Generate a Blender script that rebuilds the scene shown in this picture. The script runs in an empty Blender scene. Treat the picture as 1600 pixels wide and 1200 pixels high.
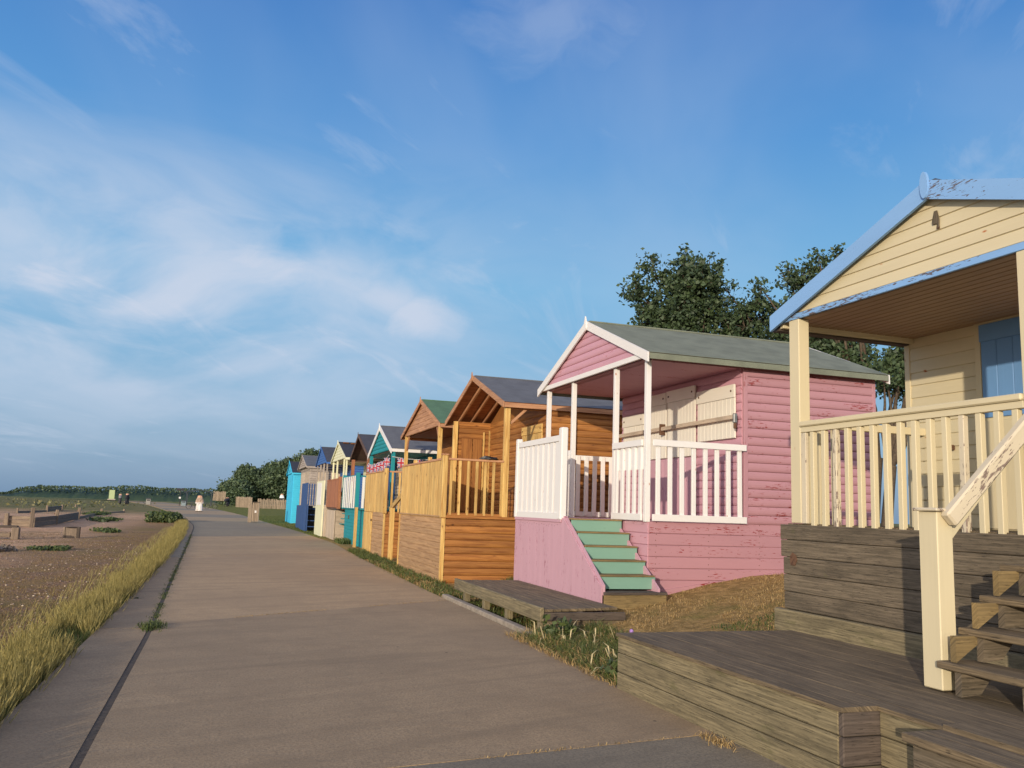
import bpy, bmesh, math, random
import numpy as np
from mathutils import Vector, Matrix
R = math.radians
random.seed(7)
rng = np.random.default_rng(11)
scene = bpy.context.scene
C = scene.collection

def S(r, g, b):
    f = lambda c: (c/255/12.92) if c/255 <= .04045 else ((c/255+.055)/1.055)**2.4
    return (f(r), f(g), f(b), 1)

# ------------------------------------------------------------------ camera
PITCH, ROLL, YAW, HCAM = R(8.216), R(1.965), R(-18.056), 1.4
cp, sp, cr, sr = math.cos(PITCH), math.sin(PITCH), math.cos(ROLL), math.sin(ROLL)
F = Vector((0, cp, sp)); rr = Vector((1, 0, 0)); uu = Vector((0, -sp, cp))
RX = rr*cr + uu*sr; UX = -rr*sr + uu*cr
Zr = Matrix.Rotation(YAW, 3, 'Z')
RX, UX, F = Zr @ RX, Zr @ UX, Zr @ F
cam = bpy.data.cameras.new('camera'); camo = bpy.data.objects.new('camera', cam); C.objects.link(camo)
camo.matrix_world = Matrix(((RX.x, UX.x, -F.x, 0), (RX.y, UX.y, -F.y, 0), (RX.z, UX.z, -F.z, HCAM), (0, 0, 0, 1)))
cam.sensor_width = 36; cam.lens = 1350/1600*36; cam.clip_start = .05; cam.clip_end = 5000
scene.camera = camo

# ------------------------------------------------------------------ sky and sun
SUN_EL, SUN_AZ = 9.4, 38.0          # light travels towards azimuth 38 deg (from +Y to +X)
sd = Vector((-math.sin(R(SUN_AZ))*math.cos(R(SUN_EL)), -math.cos(R(SUN_AZ))*math.cos(R(SUN_EL)), math.sin(R(SUN_EL))))
world = bpy.data.worlds.new('World'); scene.world = world; world.use_nodes = True
nt = world.node_tree; nt.nodes.clear()
def N(nt, t, **k):
    n = nt.nodes.new(t)
    for a, b in k.items():
        if a.startswith('i_'): n.inputs[a[2:].replace('_', ' ')].default_value = b
        else: setattr(n, a, b)
    return n
def Lk(nt, a, b): nt.links.new(a, b)
def M2(nt, op, a, b=None, c=None, clamp=False):
    n = nt.nodes.new('ShaderNodeMath'); n.operation = op; n.use_clamp = clamp
    for i, v in enumerate((a, b, c)):
        if v is None: continue
        if isinstance(v, (int, float)): n.inputs[i].default_value = v
        else: nt.links.new(v, n.inputs[i])
    return n.outputs[0]
def MIX(nt, fac, a, b, mode='MIX'):
    n = nt.nodes.new('ShaderNodeMix'); n.data_type = 'RGBA'; n.blend_type = mode
    for i, v in ((0, fac), (6, a), (7, b)):
        if isinstance(v, (int, float, tuple)): n.inputs[i].default_value = v
        else: nt.links.new(v, n.inputs[i])
    return n.outputs[2]
def MR(nt, v, a, b, c=0., d=1., smooth=True):
    n = nt.nodes.new('ShaderNodeMapRange'); n.interpolation_type = 'SMOOTHSTEP' if smooth else 'LINEAR'
    nt.links.new(v, n.inputs[0])
    for i, x in enumerate((a, b, c, d)): n.inputs[i+1].default_value = x
    return n.outputs[0]
def COMB(nt, x, y, z=0.):
    n = nt.nodes.new('ShaderNodeCombineXYZ')
    for i, v in enumerate((x, y, z)):
        if isinstance(v, (int, float)): n.inputs[i].default_value = v
        else: nt.links.new(v, n.inputs[i])
    return n.outputs[0]
def SEP(nt, v):
    n = nt.nodes.new('ShaderNodeSeparateXYZ'); nt.links.new(v, n.inputs[0]); return n.outputs
def NOI(nt, v, scale, detail=4., rough=.5, dist=0., out=0):
    n = nt.nodes.new('ShaderNodeTexNoise'); nt.links.new(v, n.inputs['Vector'])
    n.inputs['Scale'].default_value = scale; n.inputs['Detail'].default_value = detail
    n.inputs['Roughness'].default_value = rough; n.inputs['Distortion'].default_value = dist
    return n.outputs[out]

sky = N(nt, 'ShaderNodeTexSky'); sky.sky_type = 'NISHITA'; sky.sun_disc = False
sky.sun_elevation = R(SUN_EL); sky.sun_rotation = math.atan2(sd.x, sd.y)
sky.air_density = 1.3; sky.dust_density = .9; sky.ozone_density = 2.6
tc = N(nt, 'ShaderNodeTexCoord'); D = tc.outputs['Generated']
dx, dy, dz = SEP(nt, D)
den = M2(nt, 'ADD', M2(nt, 'MAXIMUM', dz, 0.), .16)
px_, py_ = M2(nt, 'DIVIDE', dx, den), M2(nt, 'DIVIDE', dy, den)
# wisps drawn out along one wind direction
wa = R(-38)
pa = M2(nt, 'ADD', M2(nt, 'MULTIPLY', px_, math.cos(wa)), M2(nt, 'MULTIPLY', py_, math.sin(wa)))
pb = M2(nt, 'ADD', M2(nt, 'MULTIPLY', px_, -math.sin(wa)), M2(nt, 'MULTIPLY', py_, math.cos(wa)))
v1 = COMB(nt, M2(nt, 'MULTIPLY', pa, 1.1), M2(nt, 'MULTIPLY', pb, .55), 3.1)
v2 = COMB(nt, M2(nt, 'MULTIPLY', pa, 2.8), M2(nt, 'MULTIPLY', pb, 1.1), 7.7)
n1 = NOI(nt, v1, 1.0, 5, .5, .6); n2 = NOI(nt, v2, 1.0, 7, .6, 1.2)
veil = MR(nt, n1, .45, .75); wisp = MR(nt, n2, .50, .74)
# the broad bank of thin cloud low in the north-west
az = M2(nt, 'ARCTAN2', dx, dy)
bank = M2(nt, 'MULTIPLY', MR(nt, az, R(26), R(-4)), M2(nt, 'MULTIPLY', MR(nt, dz, .05, .19, .25, 1.), MR(nt, dz, .42, .24)))
nb = NOI(nt, COMB(nt, M2(nt, 'MULTIPLY', az, 2.2), M2(nt, 'MULTIPLY', dz, 6.0), 1.3), 1.6, 6, .55, .5)
bank = M2(nt, 'MULTIPLY', bank, MR(nt, nb, .34, .62))
def puff(pos, rad, sy=1.8):
    # a cumulus puff at a heading (deg) and elevation (deg)
    a, e = pos
    u = M2(nt, 'SUBTRACT', az, R(a)); v = M2(nt, 'SUBTRACT', M2(nt, 'ARCSINE', dz), R(e))
    wr = NOI(nt, COMB(nt, u, v, a+3.), 6., 3, .6); u = M2(nt, 'ADD', u, M2(nt, 'MULTIPLY', M2(nt, 'SUBTRACT', wr, .5), rad*2.2)); v = M2(nt, 'ADD', v, M2(nt, 'MULTIPLY', M2(nt, 'SUBTRACT', wr, .5), rad*-1.1))
    nn = NOI(nt, COMB(nt, u, M2(nt, 'MULTIPLY', v, sy), a), 11., 6, .6, .4)
    d = M2(nt, 'SQRT', M2(nt, 'ADD', M2(nt, 'POWER', u, 2.), M2(nt, 'POWER', M2(nt, 'MULTIPLY', v, sy), 2.)))
    d = M2(nt, 'ADD', d, M2(nt, 'MULTIPLY', M2(nt, 'SUBTRACT', nn, .5), rad*1.7))
    return MR(nt, d, rad*1.5, rad*.0)
PUFFS = [((6.4, 14.2), .085, .62), ((9.4, 13.4), .045, .7), ((12.4, 11.9), .045, .85), ((-3.5, 16.2), .085, .6), ((-15., 15.5), .11, .5), ((4., 6.6), .06, .35), ((-11., 13.), .09, .35), ((10., 5.), .05, .3), ((20., 31.), .10, .28)]
cl = M2(nt, 'MAXIMUM', M2(nt, 'MULTIPLY', veil, .20), M2(nt, 'MULTIPLY', wisp, .34))
cl = M2(nt, 'ADD', cl, M2(nt, 'MULTIPLY', bank, .95), clamp=True)
for p, rad, k in PUFFS:
    cl = M2(nt, 'MAXIMUM', cl, M2(nt, 'ADD', M2(nt, 'MULTIPLY', puff(p, rad), k), M2(nt, 'MULTIPLY', cl, .35)), clamp=True)
cl = M2(nt, 'MULTIPLY', cl, MR(nt, dz, .0, .06))
hs = N(nt, 'ShaderNodeHueSaturation'); hs.inputs['Saturation'].default_value = 1.12; hs.inputs['Value'].default_value = 1.0
Lk(nt, sky.outputs[0], hs.inputs['Color'])
SKYK = 0.11
def RAMP(nt, v, stops):
    n = nt.nodes.new('ShaderNodeValToRGB'); nt.links.new(v, n.inputs[0]); e = n.color_ramp.elements
    while len(e) < len(stops): e.new(.5)
    for q, (p, c) in zip(e, stops): q.position = p; q.color = c
    return n.outputs[0]
# clear evening air: pale slate at the horizon, light blue, then deep blue overhead
grad = RAMP(nt, M2(nt, 'MAXIMUM', dz, 0.), [(0., S(124, 156, 190)), (.05, S(138, 174, 208)), (.13, S(138, 184, 222)), (.25, S(126, 186, 230)), (.40, S(92, 156, 220)), (.55, S(66, 126, 202)), (1., S(38, 88, 172))])
k = 1/SKYK
gradk = MIX(nt, 1., grad, (k, k, k, 1), 'MULTIPLY')
skyc = MIX(nt, .86, hs.outputs[0], gradk)
cloudc = tuple(v*k for v in S(204, 214, 232)[:3])+(1,)
# brightening of the air around the low sun
dt = N(nt, 'ShaderNodeVectorMath', operation='DOT_PRODUCT'); Lk(nt, D, dt.inputs[0]); dt.inputs[1].default_value = sd
gl = M2(nt, 'POWER', M2(nt, 'MAXIMUM', M2(nt, 'MULTIPLY_ADD', dt.outputs['Value'], .75, .25), 0.), 2.2)
glc = MIX(nt, gl, (0, 0, 0, 1), (1.5*k, 1.22*k, .86*k, 1))
skyc = MIX(nt, 1., skyc, glc, 'ADD')
skyf = MIX(nt, M2(nt, 'MULTIPLY', cl, .9), skyc, cloudc)
bg = N(nt, 'ShaderNodeBackground'); bg.inputs['Strength'].default_value = SKYK
Lk(nt, skyf, bg.inputs['Color'])
wo = N(nt, 'ShaderNodeOutputWorld'); Lk(nt, bg.outputs[0], wo.inputs['Surface'])

sl = bpy.data.lights.new('sun', 'SUN'); so = bpy.data.objects.new('sun', sl); C.objects.link(so)
sl.energy = 3.7; sl.angle = R(.6); sl.color = (1.0, .86, .68)
so.rotation_euler = sd.to_track_quat('Z', 'Y').to_euler()
scene.view_settings.view_transform = 'Standard'; scene.view_settings.look = 'None'
scene.view_settings.exposure = 0.0; scene.view_settings.gamma = 1; scene.view_settings.use_curve_mapping = False
scene.render.engine = 'CYCLES'

# ------------------------------------------------------------------ materials
MATS = {}
def newmat(name):
    m = bpy.data.materials.new(name); m.use_nodes = True
    t = m.node_tree; t.nodes.clear()
    b = t.nodes.new('ShaderNodeBsdfPrincipled'); o = t.nodes.new('ShaderNodeOutputMaterial')
    t.links.new(b.outputs[0], o.inputs[0]); MATS[name] = m
    return m, t, b
def setc(t, b, v):
    if isinstance(v, tuple): b.inputs['Base Color'].default_value = v
    else: t.links.new(v, b.inputs['Base Color'])
def bump(t, b, h, dist, strength=.6):
    n = t.nodes.new('ShaderNodeBump'); n.inputs['Distance'].default_value = dist; n.inputs['Strength'].default_value = strength
    t.links.new(h, n.inputs['Height']); t.links.new(n.outputs[0], b.inputs['Normal'])
def uvr(t):
    """length/across coordinates of the piece in metres, shifted at random per object"""
    uv = t.nodes.new('ShaderNodeUVMap'); oi = t.nodes.new('ShaderNodeObjectInfo')
    x, y, z = SEP(t, uv.outputs[0]); r = oi.outputs['Random']
    return M2(t, 'ADD', x, M2(t, 'MULTIPLY', r, 37.)), M2(t, 'ADD', y, M2(t, 'MULTIPLY', r, 91.)), r
def painted(name, col, under=S(120, 105, 92), peel=.5, rust=.0, vary=.06, rough=.62, grime=.25, rustcol=S(170, 95, 40)):
    m, t, b = newmat(name)
    u, v, r = uvr(t)
    g = NOI(t, COMB(t, M2(t, 'MULTIPLY', u, 2.5), M2(t, 'MULTIPLY', v, 60.)), 1., 3, .6)
    big = NOI(t, COMB(t, M2(t, 'MULTIPLY', u, 1.3), M2(t, 'MULTIPLY', v, 3.)), 1., 3, .5)
    pz = NOI(t, COMB(t, M2(t, 'MULTIPLY', u, 11.), M2(t, 'MULTIPLY', v, 60.)), 1., 6, .66, .3)
    pb = NOI(t, COMB(t, M2(t, 'MULTIPLY', u, 1.1), M2(t, 'MULTIPLY', v, 5.), 5.), 1., 2, .5)
    pk = M2(t, 'ADD', M2(t, 'MULTIPLY', pz, .75), M2(t, 'MULTIPLY', pb, .5))
    th = .92 - .22*peel
    mask = MR(t, pk, th, th+.012)
    c = MIX(t, MR(t, big, .3, .75, 0, grime), col, tuple(x*.74 for x in col[:3])+(1,))
    c = MIX(t, MR(t, g, .35, .75, 0, .16), c, tuple(x*.78 for x in col[:3])+(1,))
    c = MIX(t, M2(t, 'MULTIPLY', r, vary*3), c, tuple(min(1, x*1.12) for x in col[:3])+(1,))
    c = MIX(t, mask, c, under)
    if rust > 0:
        vo = t.nodes.new('ShaderNodeTexVoronoi'); vo.inputs['Scale'].default_value = 1.
        Lk(t, COMB(t, M2(t, 'MULTIPLY', u, 7.), M2(t, 'MULTIPLY', v, 16.)), vo.inputs['Vector'])
        rc = SEP(t, vo.outputs['Color'])[0]
        rm = M2(t, 'MULTIPLY', MR(t, vo.outputs['Distance'], .20, .04), M2(t, 'LESS_THAN', rc, rust))
        c = MIX(t, rm, c, rustcol)
    setc(t, b, c); b.inputs['Roughness'].default_value = rough
    h = M2(t, 'SUBTRACT', M2(t, 'MULTIPLY', g, .35), mask)
    bump(t, b, h, .0025, .6)
    return m
def pine(name, light, dark, knots=.6, vary=.35, rough=.7):
    m, t, b = newmat(name)
    u, v, r = uvr(t)
    g = NOI(t, COMB(t, M2(t, 'MULTIPLY', u, 1.6), M2(t, 'MULTIPLY', v, 34.)), 1., 4, .6, .8)
    g2 = NOI(t, COMB(t, M2(t, 'MULTIPLY', u, .9), M2(t, 'MULTIPLY', v, 6.)), 1., 3, .5, 1.)
    c = MIX(t, MR(t, g, .35, .7), light, dark)
    c = MIX(t, MR(t, g2, .5, .72, 0, .45), c, tuple(min(1, x*1.35) for x in light[:3])+(1,))
    vo = t.nodes.new('ShaderNodeTexVoronoi'); vo.inputs['Scale'].default_value = 1.
    Lk(t, COMB(t, M2(t, 'MULTIPLY', u, 3.4), M2(t, 'MULTIPLY', v, 9.)), vo.inputs['Vector'])
    kc = SEP(t, vo.outputs['Color'])[0]; sel = M2(t, 'LESS_THAN', kc, knots)
    c = MIX(t, M2(t, 'MULTIPLY', MR(t, vo.outputs['Distance'], .30, .10, 0, .45), sel), c, dark)
    c = MIX(t, M2(t, 'MULTIPLY', MR(t, vo.outputs['Distance'], .12, .05, 0, .9), sel), c, S(88, 52, 26))
    hsv = t.nodes.new('ShaderNodeHueSaturation'); Lk(t, c, hsv.inputs['Color'])
    Lk(t, MR(t, r, 0, 1, 1-vary/2, 1+vary/2, False), hsv.inputs['Value'])
    setc(t, b, hsv.outputs[0]); b.inputs['Roughness'].default_value = rough
    bump(t, b, g, .002, .5)
    return m
def weathered(name, a, c2, moss=.2, mossc=S(98, 98, 52), rough=.9, vary=.3, crack=1.):
    m, t, b = newmat(name)
    u, v, r = uvr(t)
    g = NOI(t, COMB(t, M2(t, 'MULTIPLY', u, 2.2), M2(t, 'MULTIPLY', v, 75.)), 1., 6, .65, .5)
    g2 = NOI(t, COMB(t, M2(t, 'MULTIPLY', u, 9.), M2(t, 'MULTIPLY', v, 130.)), 1., 4, .6)
    big = NOI(t, COMB(t, M2(t, 'MULTIPLY', u, 1.6), M2(t, 'MULTIPLY', v, 7.), 2.), 1., 5, .6, .5)
    c = MIX(t, MR(t, g, .35, .68), a, c2)
    c = MIX(t, MR(t, big, .42, .75, 0, .55), c, tuple(x*.5 for x in a[:3])+(1,))
    c = MIX(t, M2(t, 'MULTIPLY', MR(t, g2, .60, .70), .8*crack), c, tuple(x*.22 for x in a[:3])+(1,))
    c = MIX(t, M2(t, 'MULTIPLY', MR(t, g2, .36, .30), .4), c, tuple(min(1, x*1.6) for x in c2[:3])+(1,))
    mo = NOI(t, COMB(t, M2(t, 'MULTIPLY', u, 2.), M2(t, 'MULTIPLY', v, 6.), 9.), 1., 5, .65)
    c = MIX(t, MR(t, mo, .65-.25*moss, .78-.15*moss, 0, min(1, .4+moss)), c, mossc)
    hsv = t.nodes.new('ShaderNodeHueSaturation'); Lk(t, c, hsv.inputs['Color'])
    Lk(t, MR(t, r, 0, 1, 1-vary/2, 1+vary/2, False), hsv.inputs['Value'])
    setc(t, b, hsv.outputs[0]); b.inputs['Roughness'].default_value = rough
    bump(t, b, M2(t, 'SUBTRACT', g, M2(t, 'MULTIPLY', MR(t, g2, .58, .70), .9)), .005, .8)
    return m
def plain(name, col, rough=.6, metal=0., ns=8., k=.25, bmp=.0):
    m, t, b = newmat(name)
    co = t.nodes.new('ShaderNodeTexCoord').outputs['Object']
    n = NOI(t, co, ns, 5, .6)
    setc(t, b, MIX(t, MR(t, n, .3, .72, 0, 1), col, tuple(x*(1-k) for x in col[:3])+(1,)))
    b.inputs['Roughness'].default_value = rough; b.inputs['Metallic'].default_value = metal
    if bmp: bump(t, b, n, bmp, .6)
    return m
def felt(name, col):
    m, t, b = newmat(name)
    co = t.nodes.new('ShaderNodeTexCoord').outputs['Object']
    n = NOI(t, co, 2.2, 5, .6); f2 = NOI(t, co, 160., 2, .6); f3 = NOI(t, co, .9, 3, .5, 1.)
    c = MIX(t, MR(t, n, .3, .7), col, tuple(x*.68 for x in col[:3])+(1,))
    c = MIX(t, MR(t, f3, .55, .75, 0, .35), c, tuple(min(1, x*1.3) for x in col[:3])+(1,))
    c = MIX(t, MR(t, f2, .35, .7, 0, .5), c, tuple(x*.5 for x in col[:3])+(1,))
    setc(t, b, c); b.inputs['Roughness'].default_value = .9
    bump(t, b, M2(t, 'ADD', f2, M2(t, 'MULTIPLY', n, 3.)), .004, .6)
    return m

pink = painted('pink_paint', S(176, 130, 137), S(140, 48, 42), peel=.80, vary=.1)
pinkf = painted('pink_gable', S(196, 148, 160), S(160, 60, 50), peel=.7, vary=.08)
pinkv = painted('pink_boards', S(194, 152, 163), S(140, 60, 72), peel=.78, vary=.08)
white = painted('white_paint', S(224, 221, 216), S(120, 108, 95), peel=.25, rust=.10, vary=.03, grime=.15)
whiterust = painted('white_rusty', S(224, 221, 216), S(150, 110, 80), peel=.3, rust=.22, vary=.03, grime=.15, rustcol=S(196, 120, 48))
shutw = painted('shutter_cream', S(226, 220, 204), S(150, 120, 90), peel=.2, vary=.03, grime=.15)
yellow = painted('yellow_paint', S(206, 193, 158), S(150, 120, 84), peel=.32, rust=.05, vary=.06, grime=.2)
yellowp = painted('yellow_peeling', S(206, 193, 166), S(128, 110, 98), peel=.98, vary=.03, grime=.35)
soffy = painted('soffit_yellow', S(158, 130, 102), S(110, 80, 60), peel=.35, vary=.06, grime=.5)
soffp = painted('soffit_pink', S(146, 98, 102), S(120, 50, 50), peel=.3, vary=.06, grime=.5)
blue = painted('blue_paint', S(128, 170, 216), S(104, 90, 86), peel=.55, vary=.03)
bluepeel = painted('blue_peeling', S(128, 170, 216), S(96, 84, 80), peel=.92, vary=.03)
bluedoor = painted('blue_door', S(104, 148, 196), S(90, 90, 95), peel=.1, vary=.05)
mint = painted('mint_paint', S(120, 158, 140), S(80, 90, 78), peel=.45, vary=.06, grime=.3)
teal = painted('teal_paint', S(14, 134, 142), S(90, 80, 70), peel=.15, vary=.06)
cyan = painted('cyan_paint', S(58, 186, 222), S(90, 90, 90), peel=.1, vary=.06)
navy = painted('navy_paint', S(40, 72, 122), S(80, 80, 80), peel=.3, vary=.1)
roy = painted('royal_paint', S(54, 98, 160), S(80, 80, 80), peel=.3, vary=.1)
cream = painted('cream_paint', S(222, 220, 184), S(130, 120, 100), peel=.4, vary=.06)
greyw = weathered('grey_siding', S(150, 140, 132), S(178, 166, 152), moss=.0, vary=.3, crack=.6)
redwood = pine('red_cedar', S(166, 110, 74), S(126, 74, 46), knots=.3)
umberd = weathered('dark_bargeboard', S(84, 66, 58), S(104, 82, 72), moss=0, vary=.2, crack=.5)
beige = weathered('beige_plank', S(176, 160, 140), S(200, 182, 158), moss=0, vary=.3, crack=.5)
pineL = pine('new_pine', S(206, 172, 104), S(172, 130, 68), knots=.75)
pineO = pine('orange_pine', S(160, 108, 52), S(126, 76, 32), knots=.7, vary=.4)
pineB = pine('dull_pine', S(178, 142, 100), S(150, 114, 78), knots=.35, vary=.2)
pineR = pine('sawn_pine', S(184, 138, 100), S(152, 106, 74), knots=.2, vary=.15)
deckw = weathered('deck_timber', S(90, 77, 58), S(134, 116, 88), moss=.05, vary=.12, crack=1.)
baseg = weathered('base_plank', S(88, 78, 62), S(124, 110, 90), moss=.12, vary=.22, crack=.8)
mossyw = weathered('mossy_timber', S(104, 94, 70), S(146, 132, 100), moss=.42, mossc=S(92, 88, 54), vary=.2, crack=.5)
olivew = weathered('olive_timber', S(116, 98, 64), S(144, 122, 80), moss=.3, mossc=S(110, 102, 56), vary=.2, crack=.3)
greyd = weathered('dark_timber', S(74, 64, 56), S(98, 86, 76), moss=.1, vary=.3)
groyw = weathered('groyne_timber', S(112, 98, 84), S(144, 126, 106), moss=.1, vary=.35)
fencew = weathered('picket_timber', S(136, 120, 102), S(166, 148, 126), moss=.0, vary=.4, crack=.5)
feltG = felt('felt_greengrey', S(130, 135, 116)); feltS = felt('felt_slate', S(108, 110, 114)); feltE = felt('felt_green', S(92, 128, 96))
feltD = felt('felt_dark', S(78, 78, 84)); feltK = felt('felt_black', S(56, 58, 66))
iron = plain('rusty_iron', S(120, 88, 66), .8, .3, 30., .5)
galv = plain('galvanised', S(150, 150, 146), .5, .7, 20., .3)
blk = plain('black_plastic', S(38, 38, 42), .5)
conc = plain('kerb_concrete', S(156, 144, 128), .95, 0, 14., .35, .004)
rope = plain('rope', S(200, 200, 200), .9)

def concrete(name, a, b2, k=1.):
    m, t, b = newmat(name)
    co = t.nodes.new('ShaderNodeTexCoord').outputs['Object']; x, y, z = SEP(t, co)
    big = NOI(t, co, .35, 5, .6, .5); mid = NOI(t, co, 2.3, 5, .62, .3); fine = NOI(t, co, 55., 4, .7); agg = NOI(t, co, 240., 2, .6)
    rake = NOI(t, COMB(t, M2(t, 'MULTIPLY', x, .5), M2(t, 'MULTIPLY', y, 28.)), 1., 4, .6, .4)
    rk2 = NOI(t, COMB(t, M2(t, 'MULTIPLY', M2(t, 'ADD', x, M2(t, 'MULTIPLY', y, -.1)), .25), M2(t, 'MULTIPLY', M2(t, 'SUBTRACT', y, M2(t, 'MULTIPLY', x, .35)), 3.2)), 1., 4, .6, .3)
    c = MIX(t, MR(t, big, .35, .68), a, b2)
    c = MIX(t, MR(t, mid, .42, .68, 0, .5), c, tuple(v*.66 for v in a[:3])+(1,))
    c = MIX(t, MR(t, rk2, .46, .74, 0, .6), c, tuple(v*.72 for v in b2[:3])+(1,))
    g3 = NOI(t, co, 16., 4, .7); c = MIX(t, MR(t, g3, .45, .66, 0, .38), c, tuple(v*.6 for v in a[:3])+(1,))
    c = MIX(t, MR(t, fine, .44, .62, 0, .78), c, tuple(v*.55 for v in a[:3])+(1,))
    c = MIX(t, MR(t, agg, .62, .74, 0, .45), c, tuple(min(1, v*1.6) for v in b2[:3])+(1,))
    vo = t.nodes.new('ShaderNodeTexVoronoi'); vo.inputs['Scale'].default_value = 3.1; Lk(t, co, vo.inputs['Vector'])
    sp_ = M2(t, 'MULTIPLY', MR(t, vo.outputs['Distance'], .055, .03), M2(t, 'LESS_THAN', SEP(t, vo.outputs['Color'])[1], .3))
    c = MIX(t, M2(t, 'MULTIPLY', sp_, .8), c, S(40, 34, 28))
    setc(t, b, c); b.inputs['Roughness'].default_value = .93
    h = M2(t, 'ADD', M2(t, 'MULTIPLY', fine, .7), M2(t, 'ADD', M2(t, 'MULTIPLY', rake, .5), M2(t, 'MULTIPLY', mid, 1.5)))
    bump(t, b, h, .006, .7)
    return m
concA = concrete('path_concrete', S(194, 163, 121), S(176, 148, 111))
concD = concrete('path_concrete_dull', S(174, 148, 112), S(157, 134, 102))
concB = concrete('path_concrete_grey', S(158, 143, 116), S(146, 132, 108))
concC = concrete('path_tarmac', S(142, 129, 106), S(128, 117, 98))

def leafmat(name, a, b2, trans=.25):
    m, t, b = newmat(name)
    at = t.nodes.new('ShaderNodeAttribute'); at.attribute_name = 'tone'
    c = MIX(t, at.outputs['Fac'], a, b2)
    setc(t, b, c); b.inputs['Roughness'].default_value = .6
    tr = t.nodes.new('ShaderNodeBsdfTranslucent'); Lk(t, c, tr.inputs[0])
    ms = t.nodes.new('ShaderNodeMixShader'); ms.inputs[0].default_value = trans
    o = [n for n in t.nodes if n.type == 'OUTPUT_MATERIAL'][0]
    Lk(t, b.outputs[0], ms.inputs[1]); Lk(t, tr.outputs[0], ms.inputs[2]); Lk(t, ms.outputs[0], o.inputs[0])
    return m
leafP = leafmat('poplar_leaf', S(40, 58, 40), S(82, 100, 62), .2)
leafF = leafmat('evergreen_leaf', S(50, 70, 52), S(96, 112, 74), .1)  # greens lightened so the colour carries the slight haze over far trees
leafS = leafmat('shrub_leaf', S(50, 68, 38), S(96, 108, 58), .2)
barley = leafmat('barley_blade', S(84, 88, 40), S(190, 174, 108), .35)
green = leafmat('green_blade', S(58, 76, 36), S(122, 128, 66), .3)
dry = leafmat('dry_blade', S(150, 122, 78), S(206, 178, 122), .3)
bark = plain('bark', S(92, 78, 62), .9, 0, 12., .5, .01)

# ------------------------------------------------------------------ helpers
def prop(o, label=None, cat=None, group=None, kind=None):
    if label: o['label'] = label
    if cat: o['category'] = cat
    if group: o['group'] = group
    if kind: o['kind'] = kind
    return o
ORG = {}
def root(name, loc, label, cat, group=None, rz=0.):
    o = bpy.data.objects.new(name, None); o.empty_display_size = .3; C.objects.link(o)
    o.location = loc; o.rotation_euler = (0, 0, rz); ORG[o.name] = Vector((0, 0, 0)) if rz else Vector(loc)
    prop(o, label, cat, group); return o
def mk(name, me, parent, org, rot=None):
    """link a mesh object whose origin lies at org in the thing's frame"""
    o = bpy.data.objects.new(name, me); C.objects.link(o)
    org = Vector(org)
    if parent is not None:
        o.parent = parent; o.location = org - ORG[parent.name]
    else: o.location = org
    if rot is not None: o.rotation_euler = rot
    ORG[o.name] = org
    return o
def autouv(me, ax=None):
    n = len(me.vertices)
    co = np.empty(n*3, 'f'); me.vertices.foreach_get('co', co); co = co.reshape(-1, 3)
    if ax is None: ax = int(np.argmax(co.max(0)-co.min(0)))
    o1, o2 = [i for i in (0, 1, 2) if i != ax]
    uv = me.uv_layers.new(name='UVMap')
    li = np.empty(len(me.loops), 'i'); me.loops.foreach_get('vertex_index', li)
    c = co[li]; a = np.stack([c[:, ax], c[:, o1]+c[:, o2]], 1).astype('f')
    uv.data.foreach_set('uv', a.ravel())
def mesh(name, vs, fs, mat, ax=None, smooth=False):
    me = bpy.data.meshes.new(name); me.from_pydata([tuple(v) for v in vs], [], fs); me.update()
    autouv(me, ax)
    if mat: me.materials.append(mat)
    if smooth:
        for p in me.polygons: p.use_smooth = True
    return me
BOXC = {}
def boxmesh(lx, ly, lz, mat, bv=.003):
    key = (round(lx, 3), round(ly, 3), round(lz, 3), mat.name, bv)
    if key in BOXC: return BOXC[key]
    h = (lx/2, ly/2, lz/2); b = min(bv, lx*.3, ly*.3, lz*.3)
    vs = []; idx = {}
    for sx in (-1, 1):
        for sy in (-1, 1):
            for sz in (-1, 1):
                s = (sx, sy, sz)
                for a in range(3):
                    p = [s[i]*(h[i]-(0 if i == a else b)) for i in range(3)]
                    idx[s, a] = len(vs); vs.append(p)
    fs = []
    for a in range(3):
        o1, o2 = (a+1) % 3, (a+2) % 3
        for sg in (-1, 1):
            q = []
            for t1, t2 in ((-1, -1), (1, -1), (1, 1), (-1, 1)):
                s = [0, 0, 0]; s[a] = sg; s[o1] = t1; s[o2] = t2; q.append(idx[tuple(s), a])
            fs.append(q if sg > 0 else q[::-1])
        for t1 in (-1, 1):
            for t2 in (-1, 1):
                e = []
                for sg in (-1, 1):
                    s = [0, 0, 0]; s[a] = sg; s[o1] = t1; s[o2] = t2; s = tuple(s); e.append((idx[s, o1], idx[s, o2]))
                q = [e[0][0], e[0][1], e[1][1], e[1][0]]
                fs.append(q if t1*t2 < 0 else q[::-1])
    for sx in (-1, 1):
        for sy in (-1, 1):
            for sz in (-1, 1):
                s = (sx, sy, sz); q = [idx[s, 0], idx[s, 1], idx[s, 2]]
                fs.append(q if sx*sy*sz > 0 else q[::-1])
    me = mesh('box', vs, fs, mat); BOXC[key] = me
    return me
def box(name, par, x, y, z, mat, bv=.003, rot=None):
    x, y, z = sorted(x), sorted(y), sorted(z)
    me = boxmesh(x[1]-x[0], y[1]-y[0], z[1]-z[0], mat, bv)
    return mk(name, me, par, ((x[0]+x[1])/2, (y[0]+y[1])/2, (z[0]+z[1])/2), rot)
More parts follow.
